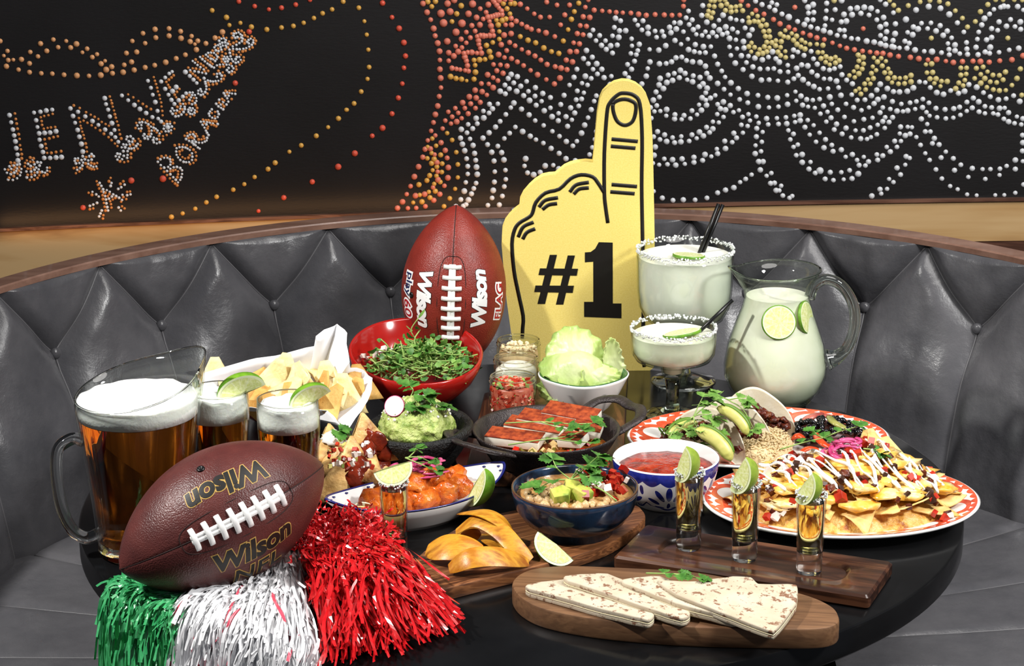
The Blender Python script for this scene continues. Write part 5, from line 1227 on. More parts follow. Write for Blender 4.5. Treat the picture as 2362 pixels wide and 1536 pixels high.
ra = thing('radish_slice', 'white radish slice with magenta edge on the guacamole', 'radish', c + Vector((-.033, -.022, .117)), rot=(math.radians(62), math.radians(-12), math.radians(-14)))
mk('flesh', lathe([(0, -.001), (.0145, -.001), (.0145, .001), (0, .001)], 28), plain('radish_white', (240, 238, 240), .35), ra, flat_angle=30)
mk('skin', lathe([(.0144, -.0012), (.0153, -.0008), (.0153, .0008), (.0144, .0012)], 28, close=True), plain('radish_skin', (176, 40, 92), .35), ra)
sprig('cilantro leaves on top of the guacamole', c + Vector((-.012, -.004, .122)), [[(0, 0, 0), (.010, -.004, .006), (.022, -.006, .004)], [(0, 0, 0), (.006, -.012, .002), (.010, -.022, -.006)], [(0, 0, 0), (.004, .008, .010), (.0, .014, .014)], [(.008, 0, .004), (.028, -.008, .0), (.044, -.010, -.010)]], .022, seed=9)
# ================================================================ fried tortilla pockets on a black plate
def oval_plate(name, label, cat, c, a, b_, rz, matb, matf=None, prof=None, group=None):
    t = thing(name, label, cat, c, rz, group)
    f = lambda r, z, g: (r * a * math.cos(g), r * b_ * math.sin(g), z)
    pb = mk('plate_body', lathe([(0, .003), (.58, .0015), (.60, 0), (.63, .002), (.80, .009), (.985, .0175), (1.0, .0205), (.985, .0222), (.965, .0216), (.80, .0140), (.66, .0090), (0, .0080)], 96, fn=f), matb, t)
    if matf:
        mk('painted_face', lathe([(.978, .0226), (.965, .0222), (.80, .0146), (.66, .0096), (.4, .0086), (0, .0086)], 96, fn=f, cap=False), matf, pb, fix=False)
    return t
c = at(795, 1128); c.z = TOP
BLACK_GLAZE = plain('black_glaze', (14, 14, 15), .2, coat=.3)
bpz = oval_plate('black_plate', 'small black plate under the fried tortilla pockets', 'plate', c, .078, .066, .2, BLACK_GLAZE)
FRIED = plain('fried_tortilla', (196, 150, 86), .45, (222, 184, 120), 24, bmp=(90, .7, .004), c3=(150, 88, 40))
SAUCE = plain('dark_red_sauce', (84, 22, 10), .2, (124, 40, 18), 60, bmp=(120, .6, .002))
def pocket(label, loc, rot, s, seed):
    t = thing('tortilla_pocket', label, 'tortilla', loc, rot=rot, group='fried tortilla pockets')
    def half(sg):
        def pt(u, v):
            x = (v - .5) * 2 * s * (1 - u * .96); y = (u - .35) * s * 1.6
            e = min(1, 4 * min(v, 1 - v) + .0, 3.0 * u + .0, 3 * (1 - u)); e = max(0, e)
            return (x, y, sg * (.004 + .012 * e * (1 - u * .6)) + .003 * noise.noise(Vector((x * 60, y * 60, seed + sg))) + 2.2 * x * x)
        return pt
    for sg in (1, -1): mk('shell', sheet(half(sg), 11, 13, .0022), FRIED, t)
    mb = MB(); rr = random.Random(seed)
    for i in range(4):
        u = rr.uniform(.15, .6); v = rr.uniform(.45, .8); q = half(1)(u, v)
        mb.add(blob((q[0], q[1], q[2] + .0006), (.013, .015, .0011), 2, .5, 2, i + seed))
    mb.build('sauce', SAUCE, t, fix=False)
PK = [('front fried tortilla pocket with dark sauce on the black plate', (812, 1106), .040, (1.10, .05, .12), .058), ('fried tortilla pocket standing highest on the black plate', (850, 1030), .070, (1.35, -.1, .30), .046),
      ('fried tortilla pocket lying across the middle of the pile', (820, 1070), .056, (.60, .08, -.25), .054), ('rear left fried tortilla pocket under white cream', (772, 1040), .060, (.7, .2, .5), .042), ('left fried tortilla pocket beside the lying football', (766, 1100), .036, (1.15, .1, -.5), .046), ('lower right fried tortilla pocket at the plate edge', (866, 1096), .034, (.5, -.1, .6), .044)]
for i, (lab, (u, v), h, rot, s) in enumerate(PK): pocket(lab, at(u, v, h), rot, s, i)
cc = at(775, 1012, .078)
o = mk('cream_dollop', blob((0, 0, 0), (.020, .018, .011), 3, .35, 3, 2), plain('sour_cream', (240, 238, 232), .35)); o.location = cc
tag(o, 'white sour cream dollop on the fried tortilla pockets', 'cream')
sprig('cilantro leaf on the sour cream dollop', cc + Vector((-.006, -.004, .011)), [[(0, 0, 0), (.006, -.002, .002), (.012, -.004, .002)]], .022, seed=3)
AVO = plain('avocado_flesh', (196, 192, 96), .4, (222, 214, 140), 30)
o = bits('pico_topping', 42, lambda r: Vector(at(r.uniform(755, 870), r.uniform(1005, 1085), 0)) * 0 + at(r.uniform(756, 862), r.uniform(1012, 1078), r.uniform(.076, .083)), [PICO_RED, PICO_WHITE, PICO_GREEN, AVO], 31, (.004, .0075), weights=(3, 4, 1, 1))
tag(o, 'diced tomato, onion and avocado scattered over the tortilla pockets', 'salsa')

# ================================================================ boat dish with glazed bites
ql = at(750, 1186, .036); qr = at(1166, 1100, .036)
c = (ql + qr) / 2; hl = (qr - ql).length / 2; yaw = math.atan2(qr.y - ql.y, qr.x - ql.x); c.z = TOP
bo = thing('boat_dish', 'white boat-shaped dish with blue edge holding glazed bites', 'dish', c, yaw)
def boat(r, z, g):
    s = math.sin(g); return (r * hl * math.cos(g), r * .066 * s * abs(s) ** .35 if s else 0, z + .016 * abs(math.cos(g)) ** 3 * (z / .04))
dh = mk('dish', lathe([(0, .002), (.50, .001), (.52, 0), (.60, .006), (.86, .026), (1.0, .0395), (.985, .0415), (.965, .040), (.84, .029), (.58, .011), (0, .008)], 96, fn=boat), WHITE_GLAZE, bo)
mk('blue_edge', lathe([(1.002, .0395), (.986, .0420), (.962, .0408), (.968, .0398), (.986, .0408)], 96, close=True, fn=boat), BLUE_LINE, dh)
for i in range(34):
    g = 2 * PI * (i + .5) / 34
    q = Vector(boat(.918, .0362, g)); q2 = Vector(boat(.955, .0398, g))
    if i % 2 == 0: mk('blue_scallop', blob((q + q2) / 2, (.0034, .0026, .0014), 1, .1, 1, i), BLUE_LINE, dh, fix=False)
GLAZED = plain('orange_glazed_bite', (168, 66, 14), .2, (196, 92, 26), 55, bmp=(110, .8, .004), c3=(212, 120, 44))
Mx = Matrix.Translation(c) @ Matrix.Rotation(yaw, 4, 'Z')
spots = [(-.058, .006, .036, .026), (-.030, -.014, .036, .024), (-.030, .020, .038, .024), (.000, -.020, .036, .022), (.004, .016, .044, .025), (.030, -.012, .038, .024), (.036, .020, .044, .026), (.060, -.004, .038, .022), (.066, .018, .044, .020), (-.006, .0, .050, .022), (.024, .004, .052, .022)]
for i, (x, y, z, r) in enumerate(spots):
    o = mk('glazed_bite', blob((0, 0, 0), (r, r * .8, r * .72), 3, .45, 2.6, i + 3), GLAZED, fix=False)
    o.location = Mx @ Vector((x, y, z)); o.rotation_euler = (0, 0, i * 1.3)
    tag(o, 'orange glazed bite, %s from the left end of the boat dish' % ORD[sorted(s_[0] + s_[1] * .01 for s_ in spots).index(x + y * .01)], 'food', 'glazed bites in the boat dish')
rr = random.Random(40); mb = MB()
for i in range(46):
    x = rr.uniform(-.095, .095); y = rr.gauss(0, .018) * (1 - abs(x) / .13)
    p0 = Vector((x, y, .022 + rr.uniform(0, .010) + abs(x) * .06)); d = Vector((rr.uniform(-1, 1), rr.uniform(-1, 1), rr.uniform(0, .6))).normalized() * .016
    mb.add(tube(smooth_path([p0 - d, p0 + Vector((0, 0, .004)), p0 + d], 6), .0018, 5, flat=.4), i % 2)
o = mb.build('cabbage_slaw', [plain('slaw_pale', (222, 196, 128), .4), plain('slaw_cream', (230, 220, 190), .4)], None, fix=False)
o.matrix_world = Mx; tag(o, 'shredded pale slaw under the glazed bites', 'slaw', kind='stuff')
PINK = plain('pickled_onion', (196, 54, 112), .22, (222, 104, 150), 40)
def onion_pile(label, Mw, n, spread, seed, hgt=.012):
    t = thing('pickled_onion', label, 'onion', (0, 0, 0), group='heaps of pickled onion'); t.matrix_world = Mw
    rr = random.Random(seed)
    for i in range(n):
        a0 = rr.uniform(0, 6.3); R_ = rr.uniform(.012, .022); sp = rr.uniform(2.2, 4.2)
        cx_ = rr.gauss(0, spread); cy_ = rr.gauss(0, spread * .8); z0 = rr.uniform(0, hgt); ti = rr.uniform(-.6, .6)
        pts = [(cx_ + R_ * math.cos(a0 + sp * j / 10), cy_ + R_ * .8 * math.sin(a0 + sp * j / 10), z0 + R_ * ti * math.sin(a0 + sp * j / 10) * .8) for j in range(11)]
        mk('onion_strip', tube(pts, .0030, 6, flat=.45), PINK, t)
    return t
onion_pile('pink pickled onion strips on the glazed bites in the boat dish', Mx @ Matrix.Translation((.012, .020, .058)), 20, .014, 4, .012)
sprig('cilantro sprig on the pickled onion in the boat dish', Mx @ Vector((-.006, .022, .084)), [[(0, 0, 0), (.018, -.004, .002), (.034, -.012, -.002)], [(.004, 0, 0), (.012, .012, .004), (.016, .018, .006)], [(0, 0, 0), (.022, -.016, -.004), (.044, -.018, -.014)]], .015, seed=14)
lime_wedge('lime wedge standing at the right end of the boat dish', at(1094, 1118, .055), (math.radians(-8), math.radians(-62), math.radians(-24)), .027, 70)

# ================================================================ plantain board, blue bowl, plantain chips
BOARD = wood('acacia_board', [(.15, (70, 38, 20)), (.4, (124, 78, 46)), (.6, (142, 92, 56)), (.8, (92, 54, 32))], 'x', 6, 30, .42, .1)
def px_board(name, label, px, h, mat, rz, bev=.002, cat='board'):
    q = [at(u, v, h) for u, v in px]
    cx = sum(a.x for a in q) / len(q); cy = sum(a.y for a in q) / len(q)
    c_, s_ = math.cos(-rz), math.sin(-rz)
    loc = [((a.x - cx) * c_ - (a.y - cy) * s_, (a.x - cx) * s_ + (a.y - cy) * c_) for a in q]
    ar = sum(loc[i - 1][0] * loc[i][1] - loc[i][0] * loc[i - 1][1] for i in range(len(loc)))
    if ar < 0: loc = loc[::-1]
    sm_ = [(p_.x, p_.y) for p_ in smooth_path([(x, y, 0) for x, y in loc], len(loc) * 5, True)]
    o = mk(name, prism(sm_, 0, h, bev), mat, flat_angle=35); o.location = (cx, cy, TOP); o.rotation_euler = (0, 0, rz)
    return tag(o, label, cat)
px_board('paddle_board', 'reddish wooden board under the blue bowl and plantain chips', [(943, 1312), (965, 1335), (1002, 1356), (1030, 1356), (1154, 1325), (1268, 1298), (1383, 1262), (1452, 1225), (1487, 1194), (1480, 1174), (1459, 1163), (1380, 1154), (1290, 1160), (1154, 1183), (1060, 1215), (985, 1265)], .017, BOARD, .5)
BH = .0172
BLUE_GLAZE = plain('blue_reactive_glaze', (20, 30, 46), .16, (32, 52, 78), 22, coat=.4, c3=(14, 18, 24))
c = at(1326, 1122, BH + .062); c.z = TOP + BH
sb = thing('stew_bowl', 'dark blue glazed bowl of stew on the reddish board', 'bowl', c)
mk('bowl', lathe([(0, .006), (.044, .005), (.046, 0), (.050, 0), (.050, .010), (.066, .018), (.078, .036), (.0825, .055), (.0828, .0615), (.0808, .0632), (.0788, .060), (.075, .040), (.06, .022), (0, .016)], 72), BLUE_GLAZE, sb)
mk('rim_line', tube([(.0818 * math.cos(2 * PI * i / 72), .0818 * math.sin(2 * PI * i / 72), .0622) for i in range(73)], .0012, 6), plain('brown_rim', (96, 66, 44), .3), sb)
BROTH = plain('bean_stew', (186, 128, 68), .25, (214, 168, 104), 60, bmp=(150, .8, .003))
mk('stew', lathe([(0, .0165), (.058, .0225), (.0735, .040), (.0765, .0520), (.05, .0545), (0, .0560)], 48, fn=lambda r, z, a: (r * math.cos(a), r * math.sin(a), z + (.0022 * noise.noise(Vector((r * 90 * math.cos(a), r * 90 * math.sin(a), 7))) if z > .051 else 0))), BROTH, sb)
bits('white_beans', 70, lambda r: (lambda a, q_: (q_ * math.cos(a), q_ * math.sin(a), .0555))(r.uniform(2.2, 5.6), .066 * r.random() ** .5), [plain('white_bean', (190, 152, 100), .35, (214, 184, 138), 60)], 41, (.008, .013), sb, cube=False)
o = bits('tomato_salad', 85, lambda r: Vector((.034 + r.gauss(0, .015), .012 + r.gauss(0, .022), .060 + r.uniform(-.003, .012))), [PICO_RED, PICO_WHITE, plain('tomato_skin', (140, 20, 12), .12)], 42, (.006, .011), None, weights=(3, 2, 3))
o.location = c; tag(o, 'diced tomato and onion heaped at the right of the blue bowl', 'salsa')
AVO2 = plain('avocado_cube', (214, 200, 104), .35, (176, 184, 80), 45, c3=(110, 140, 50))
for i, (lab, x, y, r) in enumerate((('left avocado cube at the front of the stew', -.020, -.040, .4), ('yellow avocado cube beside the herb stems in the stew', .008, -.036, 1.0), ('avocado cube half under the cilantro in the stew', -.004, -.016, .2))):
    o = mk('avocado_cube', prism([(-.013, -.009), (.006, -.013), (.014, -.002), (.009, .011), (-.010, .010)], -.008, .009, .002), AVO2, flat_angle=40)
    o.location = c + Vector((x, y, .064)); o.rotation_euler = (.25, -.15 + i * .2, r); tag(o, lab, 'avocado', 'avocado cubes in the stew')
sprig('large cilantro sprig on the stew in the blue bowl', c + Vector((-.006, -.006, .074)), [[(0, 0, 0), (-.016, .012, .010), (-.022, .024, .018)], [(0, 0, 0), (.018, .012, .010), (.036, .020, .024)], [(0, 0, 0), (-.022, -.004, .0), (-.040, -.012, -.006)], [(0, 0, 0), (.014, -.004, .004), (.026, -.004, .006)], [(0, 0, 0), (.012, .014, .010), (.024, .016, .014)]], .024, seed=17)
o = mk('herb_stem', tube(smooth_path([c + Vector((.012, -.012, .072)), c + Vector((.034, -.030, .068)), c + Vector((.052, -.048, .060))], 10), .0012, 6), STEM)
tag(o, 'bare green herb stem at the front right of the stew', 'herb')
PLANT = plain('fried_plantain', (176, 108, 20), .38, (208, 148, 44), 26, bmp=(200, .3, .001), stretch=(1, 3, 1), c3=(150, 84, 20))
def plantain(label, pts, wd, up, th=.12):
    P = [at(u, v, h) for u, v, h in pts]
    o = mk('plantain_chip', tube(smooth_path(P, 24), lambda s: wd * (1 - .55 * abs(2 * s - 1) ** 3), 14, flat=th, up=up), PLANT, flat_angle=60)
    return tag(o, label, 'plantain', 'plantain chips')
plantain('broad flat plantain chip at the left of the heap', [(985, 1268, .030), (1040, 1262, .040), (1112, 1272, .036)], .021, (0, -.55, .84), .16)
plantain('long plantain chip lying in front of the heap', [(1036, 1312, .024), (1085, 1288, .040), (1150, 1284, .038), (1218, 1296, .022)], .015, (0, -.6, .8), .16)
plantain('twisting plantain chip arching across the heap', [(1052, 1226, .038), (1100, 1200, .056), (1150, 1222, .050), (1190, 1262, .036), (1224, 1292, .022)], .013, (.1, -.3, .95), .18)
plantain('plantain chip arching highest at the back of the heap', [(1062, 1184, .050), (1110, 1182, .062), (1150, 1200, .056), (1176, 1226, .040), (1186, 1246, .026)], .016, (.3, -.3, .9), .15)
plantain('short plantain chip tucked under the arching ones', [(1120, 1232, .022), (1140, 1248, .030), (1160, 1262, .024)], .015, (.2, -.75, .6), .16)
plantain('plantain chip half hidden under the broad flat one', [(1048, 1236, .024), (1075, 1228, .034), (1105, 1240, .030)], .014, (0, -.4, .9), .16)
lime_wedge('lime wedge lying alone on the reddish board', at(1284, 1256, BH + .018), (math.radians(-14), math.radians(34), math.radians(-22)), .026, 72)

# ================================================================ salsa bowl
c = at(1536, 1056, .064); c.z = TOP
sb = thing('salsa_bowl', 'white bowl painted with blue petals, full of red salsa', 'bowl', c)
mk('bowl', lathe([(0, .005), (.036, .004), (.038, 0), (.041, 0), (.043, .006), (.056, .014), (.067, .032), (.0722, .052), (.0735, .0645), (.0715, .0664)], 72, cap=False), bowl_blue_mat(), sb, fix=True)
mk('inside', lathe([(.0732, .0650), (.0715, .0668), (.0695, .0645), (.067, .050), (.058, .030), (.04, .016), (0, .012)], 72, cap=False), WHITE_GLAZE, sb)
SALSA = plain('red_salsa', (96, 14, 6), .22, (146, 32, 14), 60, bmp=(150, 1.0, .004), c3=(166, 54, 26))
mk('salsa', lathe([(0, .0130), (.0395, .017), (.0572, .031), (.0655, .0490), (.0658, .0505), (.05, .0515), (.03, .0540), (0, .0550)], 56, fn=lambda r, z, a: (r * math.cos(a), r * math.sin(a), z + (.0026 * noise.noise(Vector((r * 80 * math.cos(a), r * 80 * math.sin(a), 4))) if z > .0503 else 0))), SALSA, sb)

# ================================================================ taco plate
c = at(1749, 1006, .021); ya = at(1749, 937, .021).y; yb = at(1749, 1078, .021).y
A1 = (at(2055, 1010, .021).x - at(1444, 996, .021).x) / 2; B1 = (ya - yb) / 2
c = Vector((c.x, (ya + yb) / 2, TOP)); TPZ = .0092
tp = oval_plate('oval_plate', 'red painted oval plate of tacos, rice and black beans', 'plate', c, A1, B1, 0, WHITE_GLAZE, plate_mat('red_talavera_tacos', A1, B1), group='red painted oval plates')
TORT = plain('soft_tortilla', (232, 220, 192), .6, (240, 232, 210), 30, bmp=(90, .4, .002), c3=(206, 176, 128), lo=.4, hi=.8)
MEAT = plain('dark_taco_filling', (46, 14, 8), .3, (86, 30, 16), 90, bmp=(130, .8, .004), c3=(116, 60, 30))
AVOS = plain('avocado_slice', (206, 198, 122), .35, (186, 186, 98), 34, c3=(140, 138, 66))
def taco(label, loc, rz, r, lean, seed):
    t = thing('taco', label, 'taco', loc, rot=(0, 0, rz), group='soft tacos on the oval plate')
    fr = .011; al = math.radians(66)
    Lr = Matrix.Rotation(lean, 3, 'X')
    def pt(u, v):
        x = (u * 2 - 1) * r * .999; wm = math.sqrt(max(0, r * r - x * x)); w_ = (v * 2 - 1) * wm
        if w_ < 0: w_ *= .62
        lim = fr * al; s = math.copysign(1, w_); aw = abs(w_)
        if aw < lim: n_, z_ = fr * math.sin(aw / fr), fr * (1 - math.cos(aw / fr))
        else:
            n_, z_ = fr * math.sin(al), fr * (1 - math.cos(al)); e = aw - lim
            n_ += e * math.cos(al); z_ += e * math.sin(al)
        n_ += .003 * math.sin(x * 60 + seed) * (aw / r)
        return Lr @ Vector((x, s * n_, z_))
    mk('tortilla', sheet(pt, 33, 33, .0018), TORT, t)
    mb = MB(); rr = random.Random(seed)
    for i in range(60):
        x = rr.uniform(-.88, .88) * r; top = math.sqrt(max(0, r * r - x * x)) * .78
        mb.add(blob(Lr @ Vector((x, rr.uniform(-.009, .009), max(.006, top * rr.uniform(.55, .92)))), (.0075, .006, .0055), 2, .9, 2.5, i + seed))
    mb.build('filling', MEAT, t, fix=False)
    for i in range(10):
        x = rr.uniform(-1, .2) * r; top = math.sqrt(max(0, r * r - x * x)) * .7
        p0 = Lr @ Vector((x, -.008, max(.004, top)))
        mk('lettuce_shred', tube(smooth_path([p0, p0 + Vector((rr.uniform(-.01, .01), -.008, .004)), p0 + Vector((rr.uniform(-.016, .016), -.012, -.004))], 6), .0020, 5, flat=.3), LETTUCE, t)
    return t, Lr
def avo_slice(label, loc, rot, L_=.030, wd=.0105):
    t = thing('avocado_slice', label, 'avocado', loc, rot=rot, group='avocado slices on the tacos')
    pts = [(L_ * math.cos(a) , L_ * .42 * math.sin(a) - L_ * .2, 0) for a in [PI * (1.0 - i / 14) for i in range(15)]]
    mk('flesh', tube(pts, lambda s: wd * (1 - .45 * abs(2 * s - 1) ** 2.5), 10, flat=.5), AVOS, t)
    mk('skin_edge', tube([(x * 1.02, y + wd * .9, -.001) for x, y, z in pts], lambda s: .0046 * (1 - .5 * abs(2 * s - 1) ** 2), 6), plain('avocado_edge', (92, 126, 40), .4), t)
    return t
trz = math.radians(-43)
tacos = [('front taco on the oval plate, nearest the salsa bowl', (1622, 1050), .073), ('middle taco on the oval plate', (1686, 1026), .072), ('rear taco on the oval plate, nearest the glass pitcher', (1742, 998), .070)]
for i, (lab, (u, v), r) in enumerate(tacos):
    q = at(u, v, TPZ + .001)
    taco(lab, q, trz, r, math.radians(14 + 3 * i), i + 1)
avo_slice('large avocado slice at the front of the front taco', at(1648, 1024, .052), (math.radians(55), math.radians(38), math.radians(-20)), .028, .0112)
avo_slice('avocado slice at the left of the front taco', at(1575, 988, .062), (math.radians(50), math.radians(-20), math.radians(10)), .019, .0075)
avo_slice('avocado slice on the middle taco', at(1692, 968, .072), (math.radians(55), math.radians(38), math.radians(-20)), .025, .0085)
sprig('cilantro heaped on top of the front taco', at(1600, 960, .078), [[(0, 0, 0), (.012, -.004, .004), (.028, -.012, .0)], [(0, 0, 0), (.016, .006, .012), (.030, .014, .018)], [(0, 0, 0), (.0, -.012, -.004), (.004, -.026, -.012)], [(.01, 0, 0), (.026, -.012, -.006), (.034, -.024, -.018)], [(0, 0, 0), (-.012, -.008, -.006), (-.024, -.014, -.020)], [(0, 0, 0), (.008, .012, .012), (.014, .018, .022)]], .020, mat=LEAF2, seed=23)
sprig('cilantro leaves on the rear taco', at(1680, 922, .090), [[(0, 0, 0), (.014, .0, .002), (.026, -.004, -.002)], [(0, 0, 0), (.02, -.016, -.010), (.034, -.034, -.034)], [(0, 0, 0), (-.010, .002, .004), (-.016, .004, .008)]], .020, mat=LEAF2, seed=24)
sprig('trailing herb sprig hanging over the filling of the front taco', at(1560, 985, .070), [[(0, 0, 0), (-.010, -.006, -.014), (-.012, -.012, -.032)], [(0, 0, 0), (.014, -.006, -.004), (.034, -.010, -.026)]], .014, mat=LEAF2, seed=25)
# rice
q = at(1762, 1042, .010)
RICE = plain('brown_rice', (206, 180, 132), .45, (226, 204, 160), 200)
mb = MB(); mb.add(blob((0, 0, .004), (.040, .062, .026), 3, .15, 2, 3, flat=.006))
rr = random.Random(50); gv, gf = ico(1)
for i in range(620):
    a = rr.uniform(0, 2 * PI); k = rr.random() ** .5
    x, y = .041 * k * math.cos(a), .063 * k * math.sin(a); z = .004 + .027 * math.sqrt(max(0, 1 - k * k)) + rr.uniform(-.001, .002)
    M_ = xf((x, y, max(.001, z)), (rr.uniform(-.6, .6), rr.uniform(-.6, .6), rr.uniform(0, 6.3)), (.0042, .0013, .0012))
    mb.add((gv, gf), None, M_)
o = mb.build('brown_rice', RICE, None, fix=False); o.location = (q.x, q.y, TOP + .0092); o.rotation_euler = (0, 0, -.35)
tag(o, 'heap of brown rice between the tacos and black beans', 'rice', kind='stuff')
# beans and peppers
q = at(1905, 1010, .010); bc = Vector((q.x, q.y, TOP + .0095))
BEAN = plain('black_bean', (12, 10, 14), .14, coat=.3)
bm_ = MB().add(blob((0, 0, 0), (.0062, .0044, .0040), 2, .12, 1, 2)).mesh('bean', BEAN)
base = mk('bean_bed', blob((0, 0, .003), (.050, .050, .020), 3, .25, 2, 8, flat=.005), plain('bean_mash', (44, 18, 16), .3, (70, 28, 22), 70), fix=False); base.location = bc
tag(base, 'dark mashed bean layer under the black beans', 'beans', kind='stuff')
for i in range(95):
    a = rr.uniform(0, 2 * PI); k = rr.random() ** .55
    o = link('black_bean', bm_); o.location = bc + Vector((.052 * k * math.cos(a), .050 * k * math.sin(a), .004 + .022 * math.sqrt(max(0, 1 - k * k)) + rr.uniform(0, .002)))
    o.rotation_euler = (rr.uniform(-.6, .6), rr.uniform(-.6, .6), rr.uniform(0, 6.3))
    tag(o, 'single shiny black bean in the bean heap', 'bean', 'black beans on the taco plate')
def strip3(name, label, pts, wd, mat, cat, up=(0, 0, 1), flat=.4, group=None):
    o = mk(name, tube(smooth_path([at(u, v, h) for u, v, h in pts], 18), lambda s: wd * (1 - .35 * abs(2 * s - 1) ** 3), 8, flat=flat, up=up), mat)
    return tag(o, label, cat, group)
REDP = plain('red_pepper_strip', (176, 44, 18), .15, (206, 84, 40), 40)
ONC = plain('red_onion_strip', (150, 66, 60), .25, (190, 112, 98), 30)
GP = plain('green_pepper_strip', (120, 124, 56), .2, (156, 152, 84), 40)
strip3('pepper_strip', 'long red pepper strip across the black beans', [(1880, 998, .034), (1895, 1020, .034), (1930, 1040, .024)], .0068, REDP, 'pepper')
strip3('pepper_strip', 'curled red pepper strip at the front of the black beans', [(1840, 1048, .022), (1865, 1034, .028), (1890, 1040, .024), (1893, 1058, .016)], .006, REDP, 'pepper')
strip3('pepper_strip', 'orange-red pepper chunk at the left of the black beans', [(1828, 1012, .024), (1840, 1005, .030), (1856, 1012, .026)], .010, REDP, 'pepper')
strip3('pepper_strip', 'pepper end at the front left by the rice', [(1820, 1052, .016), (1835, 1050, .020), (1848, 1056, .016)], .008, REDP, 'pepper')
strip3('pepper_strip', 'olive green pepper strip on top of the black beans', [(1912, 960, .040), (1925, 975, .040), (1955, 990, .032)], .0068, GP, 'pepper')
strip3('onion_strip', 'red onion strip at the back of the black beans', [(1850, 972, .030), (1870, 962, .036), (1895, 954, .036)], .0095, ONC, 'onion')
strip3('onion_strip', 'small red onion piece at the back right of the beans', [(1900, 958, .036), (1910, 962, .034), (1922, 978, .030)], .006, ONC, 'onion')
# ================================================================ nacho plate
ya = at(1940, 1062, .021).y; yb = at(1940, 1240, .021).y
c = at(1940, 1150, .021)
A2 = (at(2258, 1140, .021).x - at(1623, 1160, .021).x) / 2; B2 = (ya - yb) / 2
c = Vector((at(1940, 1150, .021).x, (ya + yb) / 2, TOP))
np_ = oval_plate('oval_plate', 'red painted oval plate piled with nachos at the table edge', 'plate', c, A2, B2, math.radians(2), WHITE_GLAZE, plate_mat('red_talavera_nachos', A2, B2), group='red painted oval plates')
NACHO = plain('nacho_chip', (222, 178, 92), .5, (236, 206, 140), 40, bmp=(200, .5, .002))
CHEDDAR = plain('melted_cheese', (226, 158, 40), .28, (238, 192, 96), 40, bmp=(60, .4, .003), c3=(236, 216, 168))
rr = random.Random(60)
def pile_h(x, y):
    k = max(0, 1 - (x / .160) ** 2 - (y / .115) ** 2); return .012 + .052 * k ** .8 + .020 * math.exp(-((x - .05) ** 2 + (y - .03) ** 2) / .0015)
k_ = 0
spots = [(-.150, .0), (-.125, .04), (-.125, -.035), (-.10, .0), (-.085, -.065), (-.085, .06), (-.06, -.02), (-.06, .03), (-.04, -.085), (-.035, .08), (-.02, -.05), (-.02, .0), (-.01, .045), (.01, -.095), (.015, -.02), (.03, -.06), (.03, .03), (.035, .08), (.05, -.09), (.055, .0), (.065, -.04), (.08, .05), (.085, -.075), (.095, .01), (.105, -.035), (.12, .045), (.125, -.06), (.14, .0), (.145, -.03), (.155, .015), (.06, .03), (.052, .045), (.075, .03)]
for i, (x, y) in enumerate(spots):
    x *= .90; y *= .88
    h = pile_h(x, y) * .86
    o = mk('nacho_chip', chip_mesh(100 + i, rr.uniform(.030, .038)), NACHO)
    up_ = i >= len(spots) - 3
    o.location = c + Vector((x, y, h + (.010 if up_ else 0)))
    o.rotation_euler = (1.1, rr.uniform(-.5, .5), rr.uniform(-.8, .8)) if up_ else (rr.uniform(-.25, .4), rr.uniform(-.3, .3), rr.uniform(0, 6.3))
    tag(o, '%s of three upright chips at the peak of the nacho pile' % ('rightmost' if i == len(spots) - 1 else 'leftmost' if i == len(spots) - 2 else 'middle') if up_ else 'cheesy tortilla chip in the nacho pile', 'chip', 'chips in the nacho pile')
NBASE = plain('nacho_layer', (150, 84, 40), .4, (214, 160, 74), 55, bmp=(90, 1.0, .006), c3=(226, 190, 120))
def nb(u, v):
    a = 2 * PI * u; x = .158 * v * math.cos(a); y = .116 * v * math.sin(a)
    return (x, y, pile_h(x, y) * .9 + .006 * noise.noise(Vector((x * 45, y * 45, 2))) - .004 if v < .99 else .0105)
o = mk('nacho_layer', grid(nb, 64, 22, wrap=True), NBASE, fix=False); o.location = c
tag(o, 'cheesy bean layer inside the nacho pile', 'nachos', kind='stuff')
mb = MB()
for i in range(70):
    x = rr.uniform(-.14, .15); y = rr.uniform(-.09, .08)
    if (x / .15) ** 2 + (y / .11) ** 2 > .9: continue
    h = pile_h(x, y) + .005
    mb.add(blob((x, y, h), (rr.uniform(.016, .028), rr.uniform(.012, .022), .006), 2, .7, 2.2, i))
o = mb.build('melted_cheese', CHEDDAR, None, fix=False); o.location = c; tag(o, 'melted yellow cheese over the nachos', 'cheese', kind='stuff')
o = bits('tomato_and_onion', 150, lambda r: (lambda x, y: Vector((x, y, pile_h(x, y) + r.uniform(.008, .014))))(r.uniform(-.125, .135), r.uniform(-.085, .07)), [PICO_RED, PICO_WHITE, MEAT, plain('bean_brown', (64, 40, 30), .3)], 61, (.006, .012), None, weights=(5, 2, 3, 2))
o.location = c; tag(o, 'diced tomato, onion and beans scattered on the nachos', 'topping')
CREMA = plain('white_crema', (240, 238, 232), .3)
